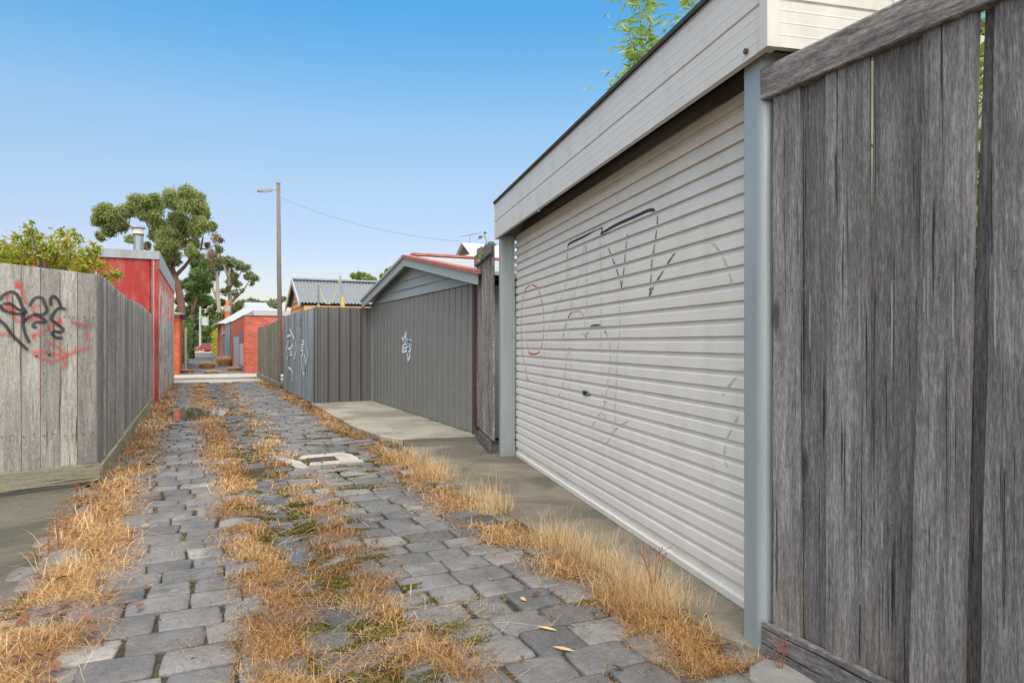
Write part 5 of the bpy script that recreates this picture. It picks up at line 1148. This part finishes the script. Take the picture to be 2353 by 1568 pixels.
# ------------------------------------------------------------------ sky, sun, camera
SKYRAMP = [(0, (.62, .50, .51)), (1, (.33, .80, .93)), (.06, (.645, .54, .54)), (.1475, (.672, .588, .592)), (.225, (.744, .711, .657)), (.30, (.729, .806, .771)), (.367, (.519, .821, .853)), (.432, (.362, .817, .928))]; CLOUD = 9.3
w = bpy.data.worlds.new('World'); SC.world = w; w.use_nodes = True; nt = w.node_tree
SE_, SAZ = R(52), R(200)               # sun behind the camera, to the left
sky = nt.nodes.new('ShaderNodeTexSky'); sky.sky_type = 'NISHITA'; sky.sun_disc = False
sky.sun_elevation = SE_; sky.sun_rotation = SAZ; sky.altitude = 0; sky.air_density = 1.0; sky.dust_density = .9; sky.ozone_density = 1.6
bg = nt.nodes['Background']; bg.inputs['Strength'].default_value = .15
def wn(k, **kw):
    q = nt.nodes.new(k)
    for a_, v_ in kw.items(): setattr(q, a_, v_)
    return q
tc = wn('ShaderNodeTexCoord'); sp = wn('ShaderNodeSeparateXYZ'); nt.links.new(tc.outputs['Generated'], sp.inputs[0])
def wmath(op, a_, b_):
    q = wn('ShaderNodeMath', operation=op)
    for i_, v_ in enumerate((a_, b_)):
        if hasattr(v_, 'is_linked'): nt.links.new(v_, q.inputs[i_])
        else: q.inputs[i_].default_value = v_
    return q.outputs[0]
# deeper blue overhead, milky near the horizon
cr = wn('ShaderNodeValToRGB'); el = cr.color_ramp.elements
for (p_, c_) in SKYRAMP:
    e_ = el[0] if p_ == 0 else (el[len(el)-1] if p_ == 1 else el.new(p_)); e_.color = (*c_, 1)
nt.links.new(sp.outputs['Z'], cr.inputs['Fac'])
mx = wn('ShaderNodeMix', data_type='RGBA', blend_type='MULTIPLY'); mx.inputs['Factor'].default_value = 1
nt.links.new(sky.outputs[0], mx.inputs[6]); nt.links.new(cr.outputs['Color'], mx.inputs[7])
# a bank of bright cloud overhead and behind the camera
no = wn('ShaderNodeTexNoise'); no.inputs['Scale'].default_value = 2.2; no.inputs['Detail'].default_value = 6; nt.links.new(tc.outputs['Generated'], no.inputs['Vector'])
up = wmath('MULTIPLY', wmath('SUBTRACT', sp.outputs['Z'], .62), 4.5)
bk = wmath('MULTIPLY', wmath('SUBTRACT', wmath('MULTIPLY', sp.outputs['Y'], -1.0), .05), 3.0)
cm = wmath('ADD', wmath('MAXIMUM', up, bk), wmath('MULTIPLY', wmath('SUBTRACT', no.outputs['Fac'], .5), 1.2)); 
cl_ = wn('ShaderNodeClamp'); nt.links.new(cm, cl_.inputs['Value'])
m2 = wn('ShaderNodeMix', data_type='RGBA'); nt.links.new(cl_.outputs[0], m2.inputs['Factor']); gain = wn('ShaderNodeVectorMath', operation='SCALE'); gain.inputs['Scale'].default_value = 1.0; nt.links.new(mx.outputs[2], gain.inputs[0]); nt.links.new(gain.outputs[0], m2.inputs[6]); m2.inputs[7].default_value = (CLOUD*1.0, CLOUD*.975, CLOUD*.95, 1)
nt.links.new(m2.outputs[2], bg.inputs['Color'])
sl = bpy.data.lights.new('sun', 'SUN'); sl.energy = 1.1; sl.angle = R(28); sl.color = (1, .95, .88)
so = bpy.data.objects.new('sun', sl); COL.objects.link(so)
dv = Vector((math.sin(SAZ)*math.cos(SE_), math.cos(SAZ)*math.cos(SE_), math.sin(SE_))); so.rotation_euler = dv.to_track_quat('Z', 'Y').to_euler(); so.location = (0, -5, 12)
cam = bpy.data.cameras.new('camera'); cam.sensor_width = 36; cam.lens = 24.0; cam.clip_end = 3000; cam.clip_start = .05; cam.shift_y = 3/2352
co = bpy.data.objects.new('camera', cam); COL.objects.link(co); co.location = (0, 0, H); co.rotation_euler = (R(90), 0, -YAW); SC.camera = co
vs_ = SC.view_settings; vs_.view_transform = 'Standard'; vs_.look = 'None'; vs_.gamma = 1; vs_.exposure = .75
for o in bpy.data.objects:
    if '_base' in o: del o['_base']
